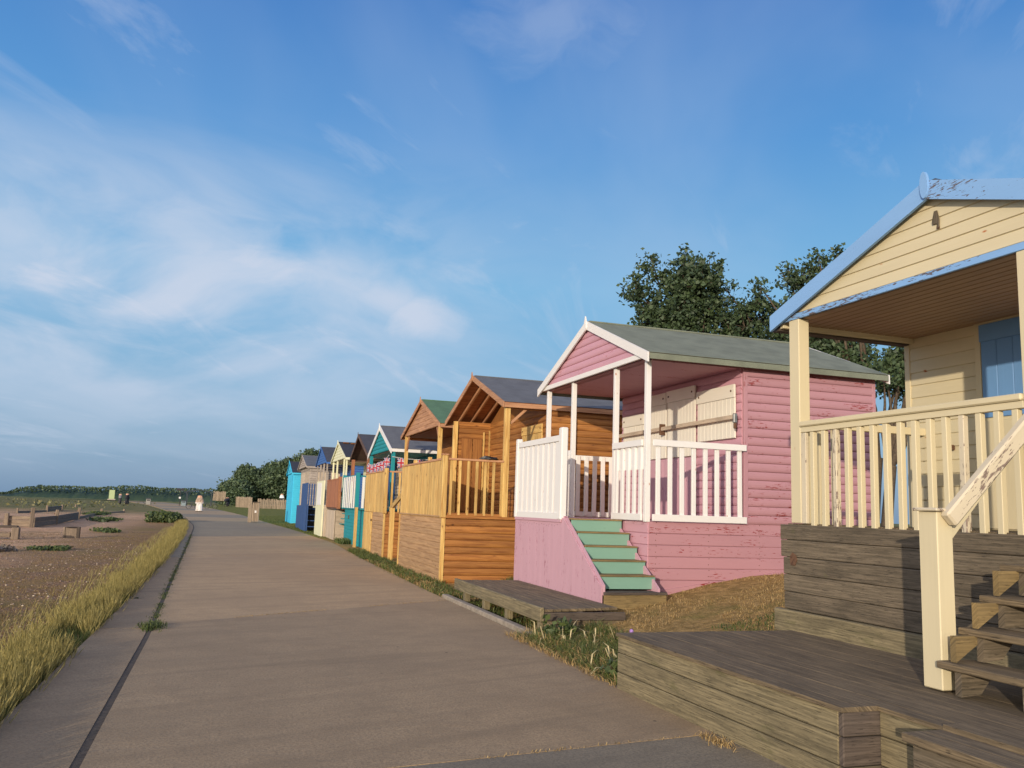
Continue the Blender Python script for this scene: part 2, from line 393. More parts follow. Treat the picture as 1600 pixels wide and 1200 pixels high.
def beam(name, par, a, b, w, h, mat, bv=.003, roll=0.):
    a, b = Vector(a), Vector(b); d = b-a
    me = boxmesh(round(d.length, 3), w, h, mat, bv)
    q = d.to_track_quat('X', 'Z')
    e = (q @ Matrix.Rotation(roll, 3, 'X').to_quaternion()).to_euler()
    return mk(name, me, par, (a+b)/2, e)
def prism(name, par, pts, axis, c0, c1, mat, uvax=None):
    """polygon pts in the two other axes (cyclic order) extruded along axis from c0 to c1"""
    o = [i for i in (0, 1, 2) if i != axis]
    P = []
    for c in (c0, c1):
        for p in pts:
            v = [0, 0, 0]; v[axis] = c; v[o[0]] = p[0]; v[o[1]] = p[1]; P.append(Vector(v))
    ctr = sum(P, Vector())/len(P); n = len(pts)
    fs = [list(range(n))[::-1], list(range(n, 2*n))] + [[i, (i+1) % n, n+(i+1) % n, n+i] for i in range(n)]
    me = mesh(name, [p-ctr for p in P], fs, mat, uvax)
    bm = bmesh.new(); bm.from_mesh(me); bmesh.ops.recalc_face_normals(bm, faces=bm.faces); bm.to_mesh(me); bm.free()
    return mk(name, me, par, ctr)
PROF = {
 'log': lambda h: [(-.008, 0), (.0, 0), (.013, .07*h), (.021, .25*h), (.023, .5*h), (.019, .78*h), (.008, .97*h), (-.008, h)],
 'lap': lambda h: [(-.008, 0), (.004, 0), (.004, .05*h), (.015, .10*h), (.013, .6*h), (.009, .99*h), (-.008, h)],
 'flat': lambda h: [(-.008, 0), (.004, .0), (.012, .008), (.012, h-.012), (.004, h-.004), (-.008, h)],
 'vee': lambda h: [(-.008, 0), (.003, 0), (.011, .009), (.011, h-.009), (.003, h), (-.008, h)]}
LAPC = {}
def lap(name, par, axis, plane, sgn, z0, z1, s0, s1, mat, style='log'):
    """one cladding board along axis 0 or 1, standing out from a vertical plane; ends may be slanted (functions of z)"""
    fn0 = s0 if callable(s0) else (lambda z, v=s0: v); fn1 = s1 if callable(s1) else (lambda z, v=s1: v)
    h = z1-z0; pr = PROF[style](h); rect = not (callable(s0) or callable(s1))
    sc = (fn0(z0)+fn1(z0))/2; ctr = [0, 0, z0]; ctr[axis] = sc; ctr[1-axis] = plane
    key = (axis, sgn, round(h, 3), round(fn1(z0)-fn0(z0), 3), mat.name, style) if rect else None
    if key and key in LAPC: return mk(name, LAPC[key], par, ctr)
    vs = []
    for fn in (fn0, fn1):
        for t, z in pr:
            v = [0, 0, z]; v[axis] = fn(z0+z)-sc; v[1-axis] = sgn*t; vs.append(v)
    n = len(pr)
    fs = [list(range(n)), list(range(n, 2*n))[::-1]] + [[i, n+i, n+(i+1) % n, (i+1) % n] for i in range(n)]
    me = mesh('board', vs, fs, mat, axis)
    bm = bmesh.new(); bm.from_mesh(me); bmesh.ops.recalc_face_normals(bm, faces=bm.faces); bm.to_mesh(me); bm.free()
    if key: LAPC[key] = me
    return mk(name, me, par, ctr)
def laps(par, axis, plane, sgn, z0, z1, s0, s1, h, mat, style='log', name='board'):
    n = max(1, round((z1-z0)/h)); hh = (z1-z0)/n
    for i in range(n):
        a = z0+i*hh; b = a+hh
        f0 = s0 if not callable(s0) else s0; f1 = s1 if not callable(s1) else s1
        if callable(s0) or callable(s1):
            g0 = s0 if callable(s0) else (lambda z: s0); g1 = s1 if callable(s1) else (lambda z: s1)
            if g1(a)-g0(a) < .05: continue
            if g1(b) < g0(b):
                m = (g0(b)+g1(b))/2; zz = b
                e0 = (lambda z, g=g0, g1=g1: min(g(z), (g(z)+g1(z))/2)); e1 = (lambda z, g=g1, g0=g0: max(g(z), (g(z)+g0(z))/2))
                lap(name, par, axis, plane, sgn, a, b, e0, e1, mat, style); continue
        lap(name, par, axis, plane, sgn, a, b, f0, f1, mat, style)
def vboards(par, axis, plane, th, s0, s1, z0, z1, w, mat, name='board', gap=.003, jit=0.):
    """upright boards side by side; top z1 may be a function of position"""
    n = max(1, round((s1-s0)/w)); ww = (s1-s0)/n
    for i in range(n):
        a, b = s0+i*ww+gap/2, s0+(i+1)*ww-gap/2
        off = random.uniform(-jit, jit)
        if callable(z1):
            pts = [(a, z0), (b, z0), (b, z1(b)), (a, z1(a))]
            o = prism(name, par, [(p[0], p[1]) for p in pts], 1-axis, plane-th/2+off, plane+th/2+off, mat, 2)
        else:
            rng_ = ((a, b), (plane-th/2+off, plane+th/2+off))
            if axis == 0: box(name, par, rng_[0], rng_[1], (z0, z1), mat, .004)
            else: box(name, par, rng_[1], rng_[0], (z0, z1), mat, .004)
def posts(par, axis, plane, s0, s1, n, w, t, z0, z1, mat, name='baluster', lean=.006):
    for i in range(n):
        c = s0+(s1-s0)*(i+.5)/n
        x, y = ((c-w/2, c+w/2), (plane-t/2, plane+t/2)) if axis == 0 else ((plane-t/2, plane+t/2), (c-w/2, c+w/2))
        r = random.uniform(-lean, lean)
        box(name, par, x, y, (z0, z1), mat, .004, (0, r, 0) if axis == 0 else (r, 0, 0))
def group_mesh(name, par, org, boxes, mat, stuff=False):
    """many small boxes joined into one part; boxes are (x0,x1,y0,y1,z0,z1)"""
    vs, fs = [], []
    for (x0, x1, y0, y1, z0, z1) in boxes:
        k = len(vs)
        vs += [(x-org[0], y-org[1], z-org[2]) for x in (x0, x1) for y in (y0, y1) for z in (z0, z1)]
        fs += [[k+i for i in q] for q in ((0, 1, 3, 2), (4, 6, 7, 5), (0, 4, 5, 1), (2, 3, 7, 6), (0, 2, 6, 4), (1, 5, 7, 3))]
    o = mk(name, mesh(name, vs, fs, mat), par, org)
    if stuff: o['kind'] = 'stuff'
    return o
def sstep(a, b, x):
    t = np.clip((x-a)/(b-a), 0, 1); return t*t*(3-2*t)

# ------------------------------------------------------------------ ground
LE = [(-60, -1.25), (0, -1.22), (6, -1.2), (12, -1.14), (20, -1.12), (30, -1.2), (40, -1.42), (49, -1.72), (58, -2.15), (67, -2.8), (84, -4.1), (101, -5.8), (130, -8.8), (166, -12.8), (210, -19), (260, -27)]
RE = [(-60, 3.3), (6, 3.3), (15, 3.36), (23, 3.5), (31, 3.78), (39, 3.6), (46, 3.35), (53, 3.0), (68, 2.35), (83, 1.75), (100, .75), (120, -.6), (156, -3.4), (210, -9.5), (260, -17)]
CK = [(-60, -.62), (0, -.62), (10, -.63), (17, -.75), (28, -.92), (44, -1.22), (49, -1.4), (67, -2.5), (84, -3.8), (101, -5.45), (130, -8.4), (166, -12.3), (210, -18.5), (260, -26.5)]
def itp(T, y): return np.interp(y, [p[0] for p in T], [p[1] for p in T])
def vnoise(x, y, s, seed=0):
    x = np.asarray(x, float)/s; y = np.asarray(y, float)/s
    xi, yi = np.floor(x).astype(int), np.floor(y).astype(int); fx, fy = x-xi, y-yi
    fx, fy = fx*fx*(3-2*fx), fy*fy*(3-2*fy)
    def hsh(a, b):
        v = np.sin(a*127.1+b*311.7+seed*74.7)*43758.5453; return v-np.floor(v)
    return (hsh(xi, yi)*(1-fx)+hsh(xi+1, yi)*fx)*(1-fy)+(hsh(xi, yi+1)*(1-fx)+hsh(xi+1, yi+1)*fx)*fy
def gz(x, y):
    x = np.asarray(x, float); y = np.asarray(y, float)
    far = sstep(38, 55, y)
    r = x-itp(RE, y)
    near = np.where(y < 13.2, 1., 0.)
    up = .20*sstep(.35, 1.4, r)+.45*sstep(1.0, 4.2, r)
    up2 = .03+.32*sstep(.9, 3.6, r)
    k = sstep(12.8, 15., y)
    right = (up*(1-k)+up2*k)*(1-far)+.06*sstep(0, 3, r)*far
    right = right+.02*(vnoise(x, y, .35, 1)-.5)*sstep(.1, .5, r)
    l = itp(LE, y)-x
    left = -.03-.05*sstep(0, 3, l)-.28*sstep(9, 40, l)+.05*(vnoise(x, y, 1.7, 2)-.5)*sstep(.2, 2, l)+.10*(vnoise(x, y, 6., 3)-.5)*sstep(2, 8, l)
    dune = .55*sstep(60, 150, y)*sstep(14, 45, l)
    left = left+dune*(.6+.8*vnoise(x, y, 14., 5))+.02*(vnoise(x, y, .22, 9)-.5)*sstep(.2, .8, l)
    zz = np.where(r > 0, right, np.where(l > 0, left, -.07))
    edge = np.minimum(np.abs(r), np.abs(l))
    return np.where((r <= .0) & (l <= .0), -.07, zz - .02)
def axis_pts(fine0, fine1, st, lo, hi, g=1.13):
    a = list(np.arange(fine0, fine1, st)); s = st; v = a[-1]
    while v < hi: s *= g; v += s; a.append(v)
    s = st; v = fine0; b = []
    while v > lo: s *= g; v -= s; b.append(v)
    return np.array(b[::-1]+a)
gx = axis_pts(-10, 10, .16, -1800, 1800, 1.09); gy = axis_pts(2, 30, .16, -80, 2600, 1.045)
GX, GY = np.meshgrid(gx, gy); GZ = gz(GX, GY)-4.*sstep(180, 900, GY)
nx, ny = len(gx), len(gy)
vs = np.stack([GX.ravel(), GY.ravel(), GZ.ravel()], 1)
ii = (np.arange(ny-1)[:, None]*nx+np.arange(nx-1)[None, :]).ravel()
fs = np.stack([ii, ii+1, ii+nx+1, ii+nx], 1)
def bulk(name, vs, fs, mat, smooth=False, attr=None):
    """fast mesh of triangles or quads from arrays"""
    me = bpy.data.meshes.new(name); k = fs.shape[1]
    me.vertices.add(len(vs)); me.vertices.foreach_set('co', np.asarray(vs, 'f').ravel())
    me.loops.add(fs.size); me.loops.foreach_set('vertex_index', fs.astype('i').ravel())
    me.polygons.add(len(fs)); me.polygons.foreach_set('loop_start', np.arange(0, fs.size, k, dtype='i'))
    me.polygons.foreach_set('loop_total', np.full(len(fs), k, 'i'))
    me.update(calc_edges=True); me.validate()
    if smooth: me.polygons.foreach_set('use_smooth', np.ones(len(fs), bool))
    if attr is not None:
        a = me.attributes.new('tone', 'FLOAT', 'POINT'); a.data.foreach_set('value', np.asarray(attr, 'f').ravel())
    me.materials.append(mat)
    return me
# ground material: shingle and dead turf to the left, lawn and dry grass to the right
m, t, b = newmat('ground_cover')
co = t.nodes.new('ShaderNodeTexCoord').outputs['Object']; x, y, z = SEP(t, co)
st = NOI(t, co, 42., 4, .7); st2 = NOI(t, co, 13., 4, .65); mid = NOI(t, co, 1.1, 5, .65, .5); big = NOI(t, co, .16, 5, .6, .5)
vo = t.nodes.new('ShaderNodeTexVoronoi'); vo.inputs['Scale'].default_value = 30.; Lk(t, co, vo.inputs['Vector'])
vc = SEP(t, vo.outputs['Color'])
sh = MIX(t, vc[0], S(140, 108, 76), S(192, 154, 114))
sh = MIX(t, MR(t, vc[1], .88, .97, 0, .7), sh, S(214, 196, 170))
sh = MIX(t, MR(t, vo.outputs['Distance'], .3, .62, 0, .65), sh, S(84, 62, 46))
turf = MIX(t, MR(t, st2, .35, .7), S(158, 126, 82), S(118, 94, 60))
turf = MIX(t, MR(t, st, .45, .7, 0, .5), turf, S(168, 140, 92))
turf = MIX(t, MR(t, big, .45, .62, 0, .45), turf, S(104, 100, 50))
nearL = MIX(t, MR(t, mid, .44, .60), turf, sh)
bare = MIX(t, MR(t, big, .52, .42), nearL, sh)
sh2 = MIX(t, MR(t, mid, .3, .7), S(196, 154, 118), S(224, 184, 146)); sh2 = MIX(t, MR(t, st, .42, .7, 0, .55), sh2, S(118, 88, 64))
left = MIX(t, MR(t, M2(t, 'ADD', x, M2(t, 'MULTIPLY', mid, 3.)), -1.2, -4.6), nearL, MIX(t, MR(t, big, .46, .66, 0, .45), sh2, bare))
dn = MIX(t, MR(t, NOI(t, co, .5, 5, .7), .4, .65), S(100, 104, 60), S(140, 122, 82))
left = MIX(t, MR(t, M2(t, 'ADD', y, M2(t, 'MULTIPLY', mid, 20.)), 75., 110.), left, dn)
lawn = MIX(t, MR(t, NOI(t, co, 2.5, 6, .7), .35, .65), S(94, 104, 42), S(136, 128, 62))
lawn = MIX(t, MR(t, st2, .4, .75, 0, .4), lawn, S(70, 84, 34))
dryg = MIX(t, MR(t, NOI(t, co, 9., 5, .7), .35, .65), S(176, 144, 92), S(134, 110, 64))
dryg = MIX(t, MR(t, mid, .5, .68, 0, .5), dryg, S(108, 108, 54))
right = MIX(t, MR(t, y, 30., 40.), dryg, lawn)
gc = MIX(t, M2(t, 'GREATER_THAN', x, M2(t, 'MULTIPLY_ADD', M2(t, 'MAXIMUM', M2(t, 'SUBTRACT', y, 60.), 0.), -.1, 0.)), left, right)
farc = MIX(t, MR(t, NOI(t, co, .02, 4, .6), .4, .6), S(96, 104, 58), S(124, 118, 72))
gc = MIX(t, MR(t, y, 200., 320.), gc, farc)
setc(t, b, gc); b.inputs['Roughness'].default_value = 1.; b.inputs['Specular IOR Level'].default_value = .2
bump(t, b, M2(t, 'ADD', M2(t, 'MULTIPLY', M2(t, 'SUBTRACT', 1., vo.outputs['Distance']), .8), M2(t, 'ADD', st, M2(t, 'MULTIPLY', st2, 2.))), .03, .8)
ground = mk('ground', bulk('ground', vs, fs, m, True), None, (0, 0, 0)); prop(ground, 'shingle, dead turf and dry grass ground on both sides of the path', None, None, 'structure')

# ------------------------------------------------------------------ path of concrete bays
pth = bpy.data.objects.new('promenade_path', None); C.objects.link(pth); ORG[pth.name] = Vector((0, 0, 0)); prop(pth, 'pale brown concrete promenade path in two lanes curving away to the left', None, None, 'structure')
def slab(name, edL, edR, y0, y1, sh, mat, zt=0., sx=-.65):
    """bay between two edges; its joints run across with a slant sh per metre"""
    n = max(2, int(min(40, (y1-y0)/.9))); L_, R_ = [], []
    for i in range(n+1):
        yy = y0+(y1-y0)*i/n
        s0 = sh[0]*(1-i/n)+sh[1]*i/n
        xl = float(itp(edL, yy)); xr = float(itp(edR, yy)); yr = yy+s0*(xr-xl); xr = float(itp(edR, yr))
        L_.append((xl+.004, yy)); R_.append((xr-.004, yr))
    vs = []; m_ = 4
    for (a, b_) in zip(L_, R_):
        for k in range(m_+1):
            f_ = k/m_; vs.append((a[0]+(b_[0]-a[0])*f_, a[1]+(b_[1]-a[1])*f_, zt+random.uniform(-.0015, .0015)))
    W = m_+1; fs = [[i*W+k, i*W+k+1, (i+1)*W+k+1, (i+1)*W+k] for i in range(n) for k in range(m_)]
    per = list(range(0, W))+[i*W+W-1 for i in range(1, n+1)]+[n*W+k for k in range(W-2, -1, -1)]+[i*W for i in range(n-1, 0, -1)]
    base = len(vs); vs += [(vs[p][0], vs[p][1], zt-.11) for p in per]
    q = len(per); fs += [[base+j, base+(j+1) % q, per[(j+1) % q], per[j]] for j in range(q)]
    me = mesh(name, vs, fs, mat)
    return mk(name, me, pth, (0, 0, 0))
inset = lambda T, d: [(a, b_+d) for a, b_ in T]
JM = [-22, -7.2, 4.62, 10.58, 22.5, 34.2, 45.4, 57, 69, 81, 93, 105, 120, 135, 150, 168, 190, 215, 240]
mats_m = [concA, concC, concD, concA, concA, concB, concB, concA, concB, concA, concA, concB, concA, concB, concA, concA, concB, concA]
SH = {-22: .1, -7.2: .1, 4.62: .14, 10.58: .62}
for i in range(len(JM)-1):
    a, b_ = JM[i], JM[i+1]
    sa, sb = SH.get(a, .62 if a < 60 else .3), SH.get(b_, .62 if b_ < 60 else .3)
    slab('concrete_slab', inset(CK, .022), RE, a+.007, b_-.007, (sa, sb), mats_m[i], 0.)
JL = [-22, -2, 10.3, 22.2, 34, 46, 58, 70, 84, 100, 120, 145, 170, 200, 240]
for i in range(len(JL)-1):
    slab('edging_slab', LE, inset(CK, -.022), JL[i]+.008, JL[i+1]-.008, (0, 0), concD if i % 3 else concB, -.003)  # duller mix puts the barley's shade into the colour of this strip

# ------------------------------------------------------------------ generic roof and gable pieces
def roof(par, x0, x1, yn, ym, yf, ze, za, mat, barge, bw=.11, bt=.025, fin='point', th=.035, over=.09, strips=2, eavem=None, lipm=None, core=None, back=True):
    """two slopes running back from the gable, felt sheets in strips, bargeboards, finial"""
    for (ye, s) in ((yn, -1), (yf, 1)):
        k = (za-ze)/abs(ym-ye); ln = math.hypot(ym-ye, za-ze); nrm = (s*(za-ze)/ln, abs(ym-ye)/ln)
        d = th
        prism('roof_deck', par, [(ye, ze-d), (ye, ze), (ym, za), (ym, za-d*1.2)], 0, x0, x1, core or pineR, 0)
        for q in range(strips):
            f0, f1 = q/strips, (q+1)/strips+(.03 if q < strips-1 else 0)
            a = (ye+(ym-ye)*f0, ze+(za-ze)*f0); c = (ye+(ym-ye)*f1, ze+(za-ze)*f1)
            off = .002+.0045*(strips-q) * 1.0; off0 = off; t2 = .005
            if q == strips-1: c = (ym, za)
            pts = [(a[0]+nrm[0]*off0, a[1]+nrm[1]*off0), (c[0]+nrm[0]*off0, c[1]+nrm[1]*off0), (c[0]+nrm[0]*(off0+t2), c[1]+nrm[1]*(off0+t2)), (a[0]+nrm[0]*(off0+t2), a[1]+nrm[1]*(off0+t2))]
            if q == 0:
                ext = .02; pts = [(a[0]+s*ext, a[1]-k*ext+nrm[1]*off0), pts[1], pts[2], (a[0]+s*ext, a[1]-k*ext+nrm[1]*(off0+t2))]
            prism('felt_sheet', par, pts, 0, x0+.004, x1-.004, mat, 0)
        prism('bargeboard', par, [(ye-s*-.015, ze-k*.015-bw*.15), (ye-s*-.015, ze-k*.015-bw*1.02), (ym+s*.004, za-bw*.86+.012), (ym+s*.004, za+.016)] if False else
              [(ye+s*.02, ze-k*.02+.014), (ye+s*.02, ze-k*.02-bw), (ym+s*.002, za-bw), (ym+s*.002, za+.014)], 0, x0-bt-.002, x0-.002, barge, 1)
        if back:
            prism('rear_bargeboard', par, [(ye+s*.02, ze-k*.02+.014), (ye+s*.02, ze-k*.02-bw), (ym+s*.002, za-bw), (ym+s*.002, za+.014)], 0, x1+.002, x1+bt, barge, 1)
        if lipm:
            box('eave_lip' if lipm is mat else 'fascia', par, (x0+.004, x1-.004), (ye+s*.022, ye+s*.03) if lipm is mat else (ye+s*.002, ye+s*.022), (ze-.085, ze-k*.02+.004) if lipm is mat else (ze-.10, ze-.012), lipm, .002)
    box('ridge_felt', par, (x0+.01, x1-.01), (ym-.06, ym+.06), (za-.012, za+.018), mat, .01)
    if fin == 'point':
        prism('finial', par, [(ym-.045, za-bw*.9), (ym, za-bw*1.25), (ym+.045, za-bw*.9), (ym+.035, za), (ym, za+.09), (ym-.035, za)], 0, x0-bt-.02, x0-bt+.001, barge, 2)
    elif fin == 'oval':
        pts = [(ym+.038*math.sin(a)*1.0, za-.028+.105*math.cos(a)) for a in np.linspace(0, 2*math.pi, 18, endpoint=False)]
        prism('finial', par, pts, 0, x0-bt-.022, x0-bt+.001, barge, 2)
def gable(par, x, yn, ym, yf, ze, za, zb, h, mat, style='log', inset=.06, deep=.03):
    """horizontal boards filling the triangle under the bargeboards plus a solid backing"""
    kn, kf = (za-ze)/(ym-yn), (za-ze)/(yf-ym); top = za-.05
    a = lambda z: ym-(top-z)/kn; c = lambda z: ym+(top-z)/kf
    lo = lambda z: max(a(z), yn+inset); hi = lambda z: min(c(z), yf-inset)
    prism('gable_backing', par, [(lo(zb), zb), (hi(zb), zb), (ym, top-.02)], 0, x+.001, x+deep, mat, 1)
    n = int(math.ceil((top-zb)/h))
    for i in range(n):
        z0, z1 = zb+i*h, min(zb+(i+1)*h, top-.001)
        if z1-z0 < .02: continue
        lap('gable_board', par, 1, x, -1, z0, z1, lo, hi, mat, style)
def solid_upper(par, x0, x1, yn, ym, yf, ze, za, mat):
    prism('loft', par, [(yn, ze-.04), (yf, ze-.04), (ym, za-.06)], 0, x0, x1, mat, 0)

# ================================================================== PINK HUT
G_H = 'beach huts in a row along the promenade'
P = root('beach_hut', (6.8, 12.44, .2), 'pink clapboard beach hut with white railings, white shutters and mint green steps', 'beach hut', G_H)
X0, X1, XW, XB = 4.52, 5.38, 6.87, 9.12; YN, YF, YM = 10.48, 14.4, 12.46; ZD, ZE, ZA = 1.31, 3.55, 4.385
box('wall', P, (XW+.006, XB), (YN+.012, YF), (-.3, ZE-.03), pink, .01)
solid_upper(P, X1+.12, XB, YN+.02, YM, YF, ZE-.02, ZA, pink)
laps(P, 0, YN+.006, -1, ZD-.01, ZE-.06, XW+.05, XB, .1245, pink, 'log', 'side_board')
box('corner_board', P, (XW-.012, XW+.052), (YN-.016, YN+.02), (ZD-.02, ZE-.05), pink)
box('corner_board', P, (XB-.045, XB+.01), (YN-.016, YN+.01), (ZD-.4, ZE-.05), pink)
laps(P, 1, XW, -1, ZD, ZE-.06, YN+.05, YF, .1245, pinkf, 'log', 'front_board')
# skirt below the deck
box('skirt_backing', P, (X1+.02, XB-.01), (YN+.02, YF-.02), (-.3, ZD-.10), pinkv, .005)
laps(P, 0, YN+.014, -1, -.08, ZD-.015, X1+.02, XB-.01, .155, pink, 'flat', 'skirt_board')
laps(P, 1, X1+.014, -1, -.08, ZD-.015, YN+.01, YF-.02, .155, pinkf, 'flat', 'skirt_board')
prism('sloping_skirt_board', P, [(X1+.04, .12), (XB-.02, .42+.34), (XB-.02, .55+.34), (X1+.04, .38)], 1, YN-.022, YN-.0, pink, 0)
# deck
for i in range(12):
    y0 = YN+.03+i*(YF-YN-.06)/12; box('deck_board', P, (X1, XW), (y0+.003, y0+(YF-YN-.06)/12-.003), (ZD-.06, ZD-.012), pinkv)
# roof
roof(P, X1-.09, XB+.12, 10.33, YM, 14.62, ZE, ZA, feltG, white, bw=.12, lipm=feltG, strips=3)
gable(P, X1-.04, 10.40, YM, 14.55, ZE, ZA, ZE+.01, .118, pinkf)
box('gable_rail', P, (X1-.085, X1-.045), (10.42, 14.54), (ZE-.045, ZE+.03), white)
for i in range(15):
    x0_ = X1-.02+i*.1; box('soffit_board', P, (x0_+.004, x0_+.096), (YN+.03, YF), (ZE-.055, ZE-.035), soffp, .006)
box('eave_beam', P, (X1-.02, XB-.05), (YN+.0, YN+.035), (ZE-.075, ZE-.03), pink)
for yy in (YN+.035, 11.52, 13.16, 14.32):
    box('porch_post', P, (X1-.035, X1+.035), (yy-.035, yy+.035), (ZD-.02 if yy != 13.16 else ZD-.02, ZE-.045), white)
nv, nf = [], []
def nail(x, y, z, ax, r=.007):
    k = len(nv); o1, o2 = [i for i in (0, 1, 2) if i != ax]
    for q in range(6):
        p = [x, y, z]; p[o1] += r*math.cos(q*1.047); p[o2] += r*math.sin(q*1.047); nv.append(tuple(p))
    nf.append([k+i for i in range(6)])
for zz in np.arange(.4, 1.3, .155):
    for xx_ in (5.50, 6.3, 7.1, 7.9): nail(xx_, YN+.0005, zz+.03, 1); nail(xx_+.01, YN+.0005, zz+.11, 1)
for i in range(32):
    for zz in (.25+.012*(i % 5), 1.18+.01*(i % 3)):
        if zz < 1. or i > 13: nail(X0-.0012, 10.03+(i+.5)*3.41/32, zz, 0)
nm_ = mk('nail_heads', mesh('nail_heads', nv, nf, iron), P, (0, 0, 0)); nm_['kind'] = 'stuff'; nm_.location = -Vector(P.location)
# railings
def rail(par, axis, plane, s0, s1, zt, zb, n, w, mat, mat2=None, t=.035, rh=.085, lipz=None, rt=.03, out=0., name='rail'):
    posts(par, axis, plane, s0, s1, n, w, t, zb+.01, zt-.012, mat2 or mat)
    for (a, c, nm) in ((zt-rh, zt, 'top_rail'), (zb-.005, zb+rh, 'bottom_rail')):
        p = (plane+out-rt/2, plane+out+rt/2)
        if axis == 0: box(nm, par, (s0, s1), p, (a, c), mat)
        else: box(nm, par, p, (s0, s1), (a, c), mat)
rail(P, 0, YN-.018, X1+.045, XW+.0, 2.39, ZD, 8, .062, whiterust, white, out=-.028)
rail(P, 1, X1-.03, YN+.07, 11.49, 2.39, ZD, 5, .075, white, out=-.026)
box('kick_panel', P, (X1-.02, X1-.004), (YN+.09, 11.48), (ZD+.68, 2.30), white)
rail(P, 1, X1, 13.2, 14.29, 2.39, ZD, 6, .06, white)
rail(P, 0, YF-.03, X1+.04, XW, 2.39, ZD, 9, .075, white, out=.02)
# landing and stairs
YT = 10.03
strz = lambda y: min(1.30, .47+(y-YT)*(1.30-.47)/(11.36-YT))
def wallz(y): return max(.40, strz(y)) - .0
n = 32; w_ = (13.44-YT)/n
for i in range(n):
    a, c = YT+i*w_, YT+(i+1)*w_
    pts = [(a+.0015, -.1), (c-.0015, -.1), (c-.0015, wallz(c-.001)), (a+.0015, wallz(a))]
    if a < 11.36 < c: pts = [(a+.0015, -.1), (c-.0015, -.1), (c-.0015, 1.30), (11.36, 1.30), (a+.0015, wallz(a))]
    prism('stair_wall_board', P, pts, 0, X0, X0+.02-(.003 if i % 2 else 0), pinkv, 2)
prism('stringer', P, [(YT+.0, .38), (YT+.0, .50), (11.34, 1.325), (11.42, 1.325), (11.42, 1.25), (YT+.10, .38)], 0, X0+.022, X0+.055, pinkv, 1)
prism('stringer', P, [(YT+.0, .30), (YT+.0, .46), (11.36, 1.29), (11.42, 1.29), (11.42, 1.1), (YT+.22, .30)], 0, X1-.075, X1-.045, pinkv, 1)
box('cap_rail', P, (X0-.016, X0-.001), (11.42, 13.44), (1.235, 1.30), pinkv)
box('landing_end_wall', P, (X0+.022, X1-.01), (13.40, 13.44), (-.1, 1.24), pinkv)
box('landing', P, (X0+.03, X1-.05), (11.42, 13.39), (1.24, 1.30), pinkv)
for k in range(5):
    y0 = 10.20+k*.245; z0 = .44+k*.172
    box('riser', P, (X0+.058, X1-.045+(.0 if k else .02)), (y0, y0+.025), (z0, z0+.150), mint)
    box('tread', P, (X0+.058, X1-.04), (y0-.012, y0+.27), (z0+.152, z0+.172), olivew)
bs = box('bottom_step', P, (X0+.024, X1+.02), (YT-.05, YT-.022), (.05, .385), olivew)
box('bottom_step_side', P, (X1-.008, X1+.02), (YT-.02, YT+.28), (.05, .385), olivew)
box('bottom_tread', P, (X0+.03, X1+.03), (YT-.06, YT+.20), (.387, .42), greyd)
box('newel_post', P, (X0-.03, X0+.07), (11.40, 11.53), (ZD-.04, 2.575), white, .015)
box('newel_post', P, (X0-.025, X0+.06), (13.36, 13.46), (ZD-.04, 2.53), white, .01)
rail(P, 1, X0+.018, 11.54, 13.35, 2.47, ZD-.03, 8, .15, white, out=-.02)
box('rear_newel_post', P, (X1-.15, X1-.06), (13.36, 13.44), (ZD, 2.40), white, .006)
rail(P, 0, 13.41, X0+.07, X1-.15, 2.38, ZD, 4, .075, white)
# shutters and door
def shutter(par, X, y0, y1, z0, z1, mat, nb=5, topb=.18, bolt=True, nm='shutter'):
    s_ = box(nm, par, (X-.035, X-.022), (y0, y1), (z0, z1), mat)
    w = (y1-y0)/nb
    for i in range(nb): box('shutter_board', s_, (X-.047, X-.0352), (y0+i*w+.002, y0+(i+1)*w-.002), (z0+.005, z1-topb), mat, .003)
    box('top_batten', s_, (X-.062, X-.0475+.013), (y0-.012, y1+.012), (z1-topb+.003, z1+.012), mat)
    if bolt:
        for yy in (y0+.05, y1-.08): box('bolt', s_, (X-.072, X-.063), (yy, yy+.028), (z1-topb*.45-.014, z1-topb*.45+.014), iron)
    return s_
shutter(P, XW-.02, 10.62, 11.64, 2.50, 3.26, shutw, 10)
shutter(P, XW-.02, 11.72, 12.60, 2.3, 3.38, shutw, 9)
shutter(P, XW-.02, 12.65, 13.27, 2.3, 3.37, shutw, 7)
shutter(P, XW-.02, 13.45, 14.25, 2.3, 3.10, shutw, 8)
beam('security_bar', P, (XW-.13, 10.52, 2.79), (XW-.13, 14.3, 2.77), .035, .06, beige)
box('bar_bracket', P, (XW-.15, XW-.09), (10.50, 10.55), (2.70, 2.84), galv, .012)
box('padlock', P, (XW-.15, XW-.11), (10.49, 10.53), (2.62, 2.70), iron, .01)
box('bar_bracket', P, (XW-.16, XW-.06), (12.66, 12.70), (2.68, 2.86), iron)
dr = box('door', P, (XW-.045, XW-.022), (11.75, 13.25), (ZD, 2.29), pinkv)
for i in range(6): box('door_board', dr, (XW-.058, XW-.046), (11.77+i*.245, 11.77+i*.245+.238), (ZD+.02, 2.27), pinkv, .006)

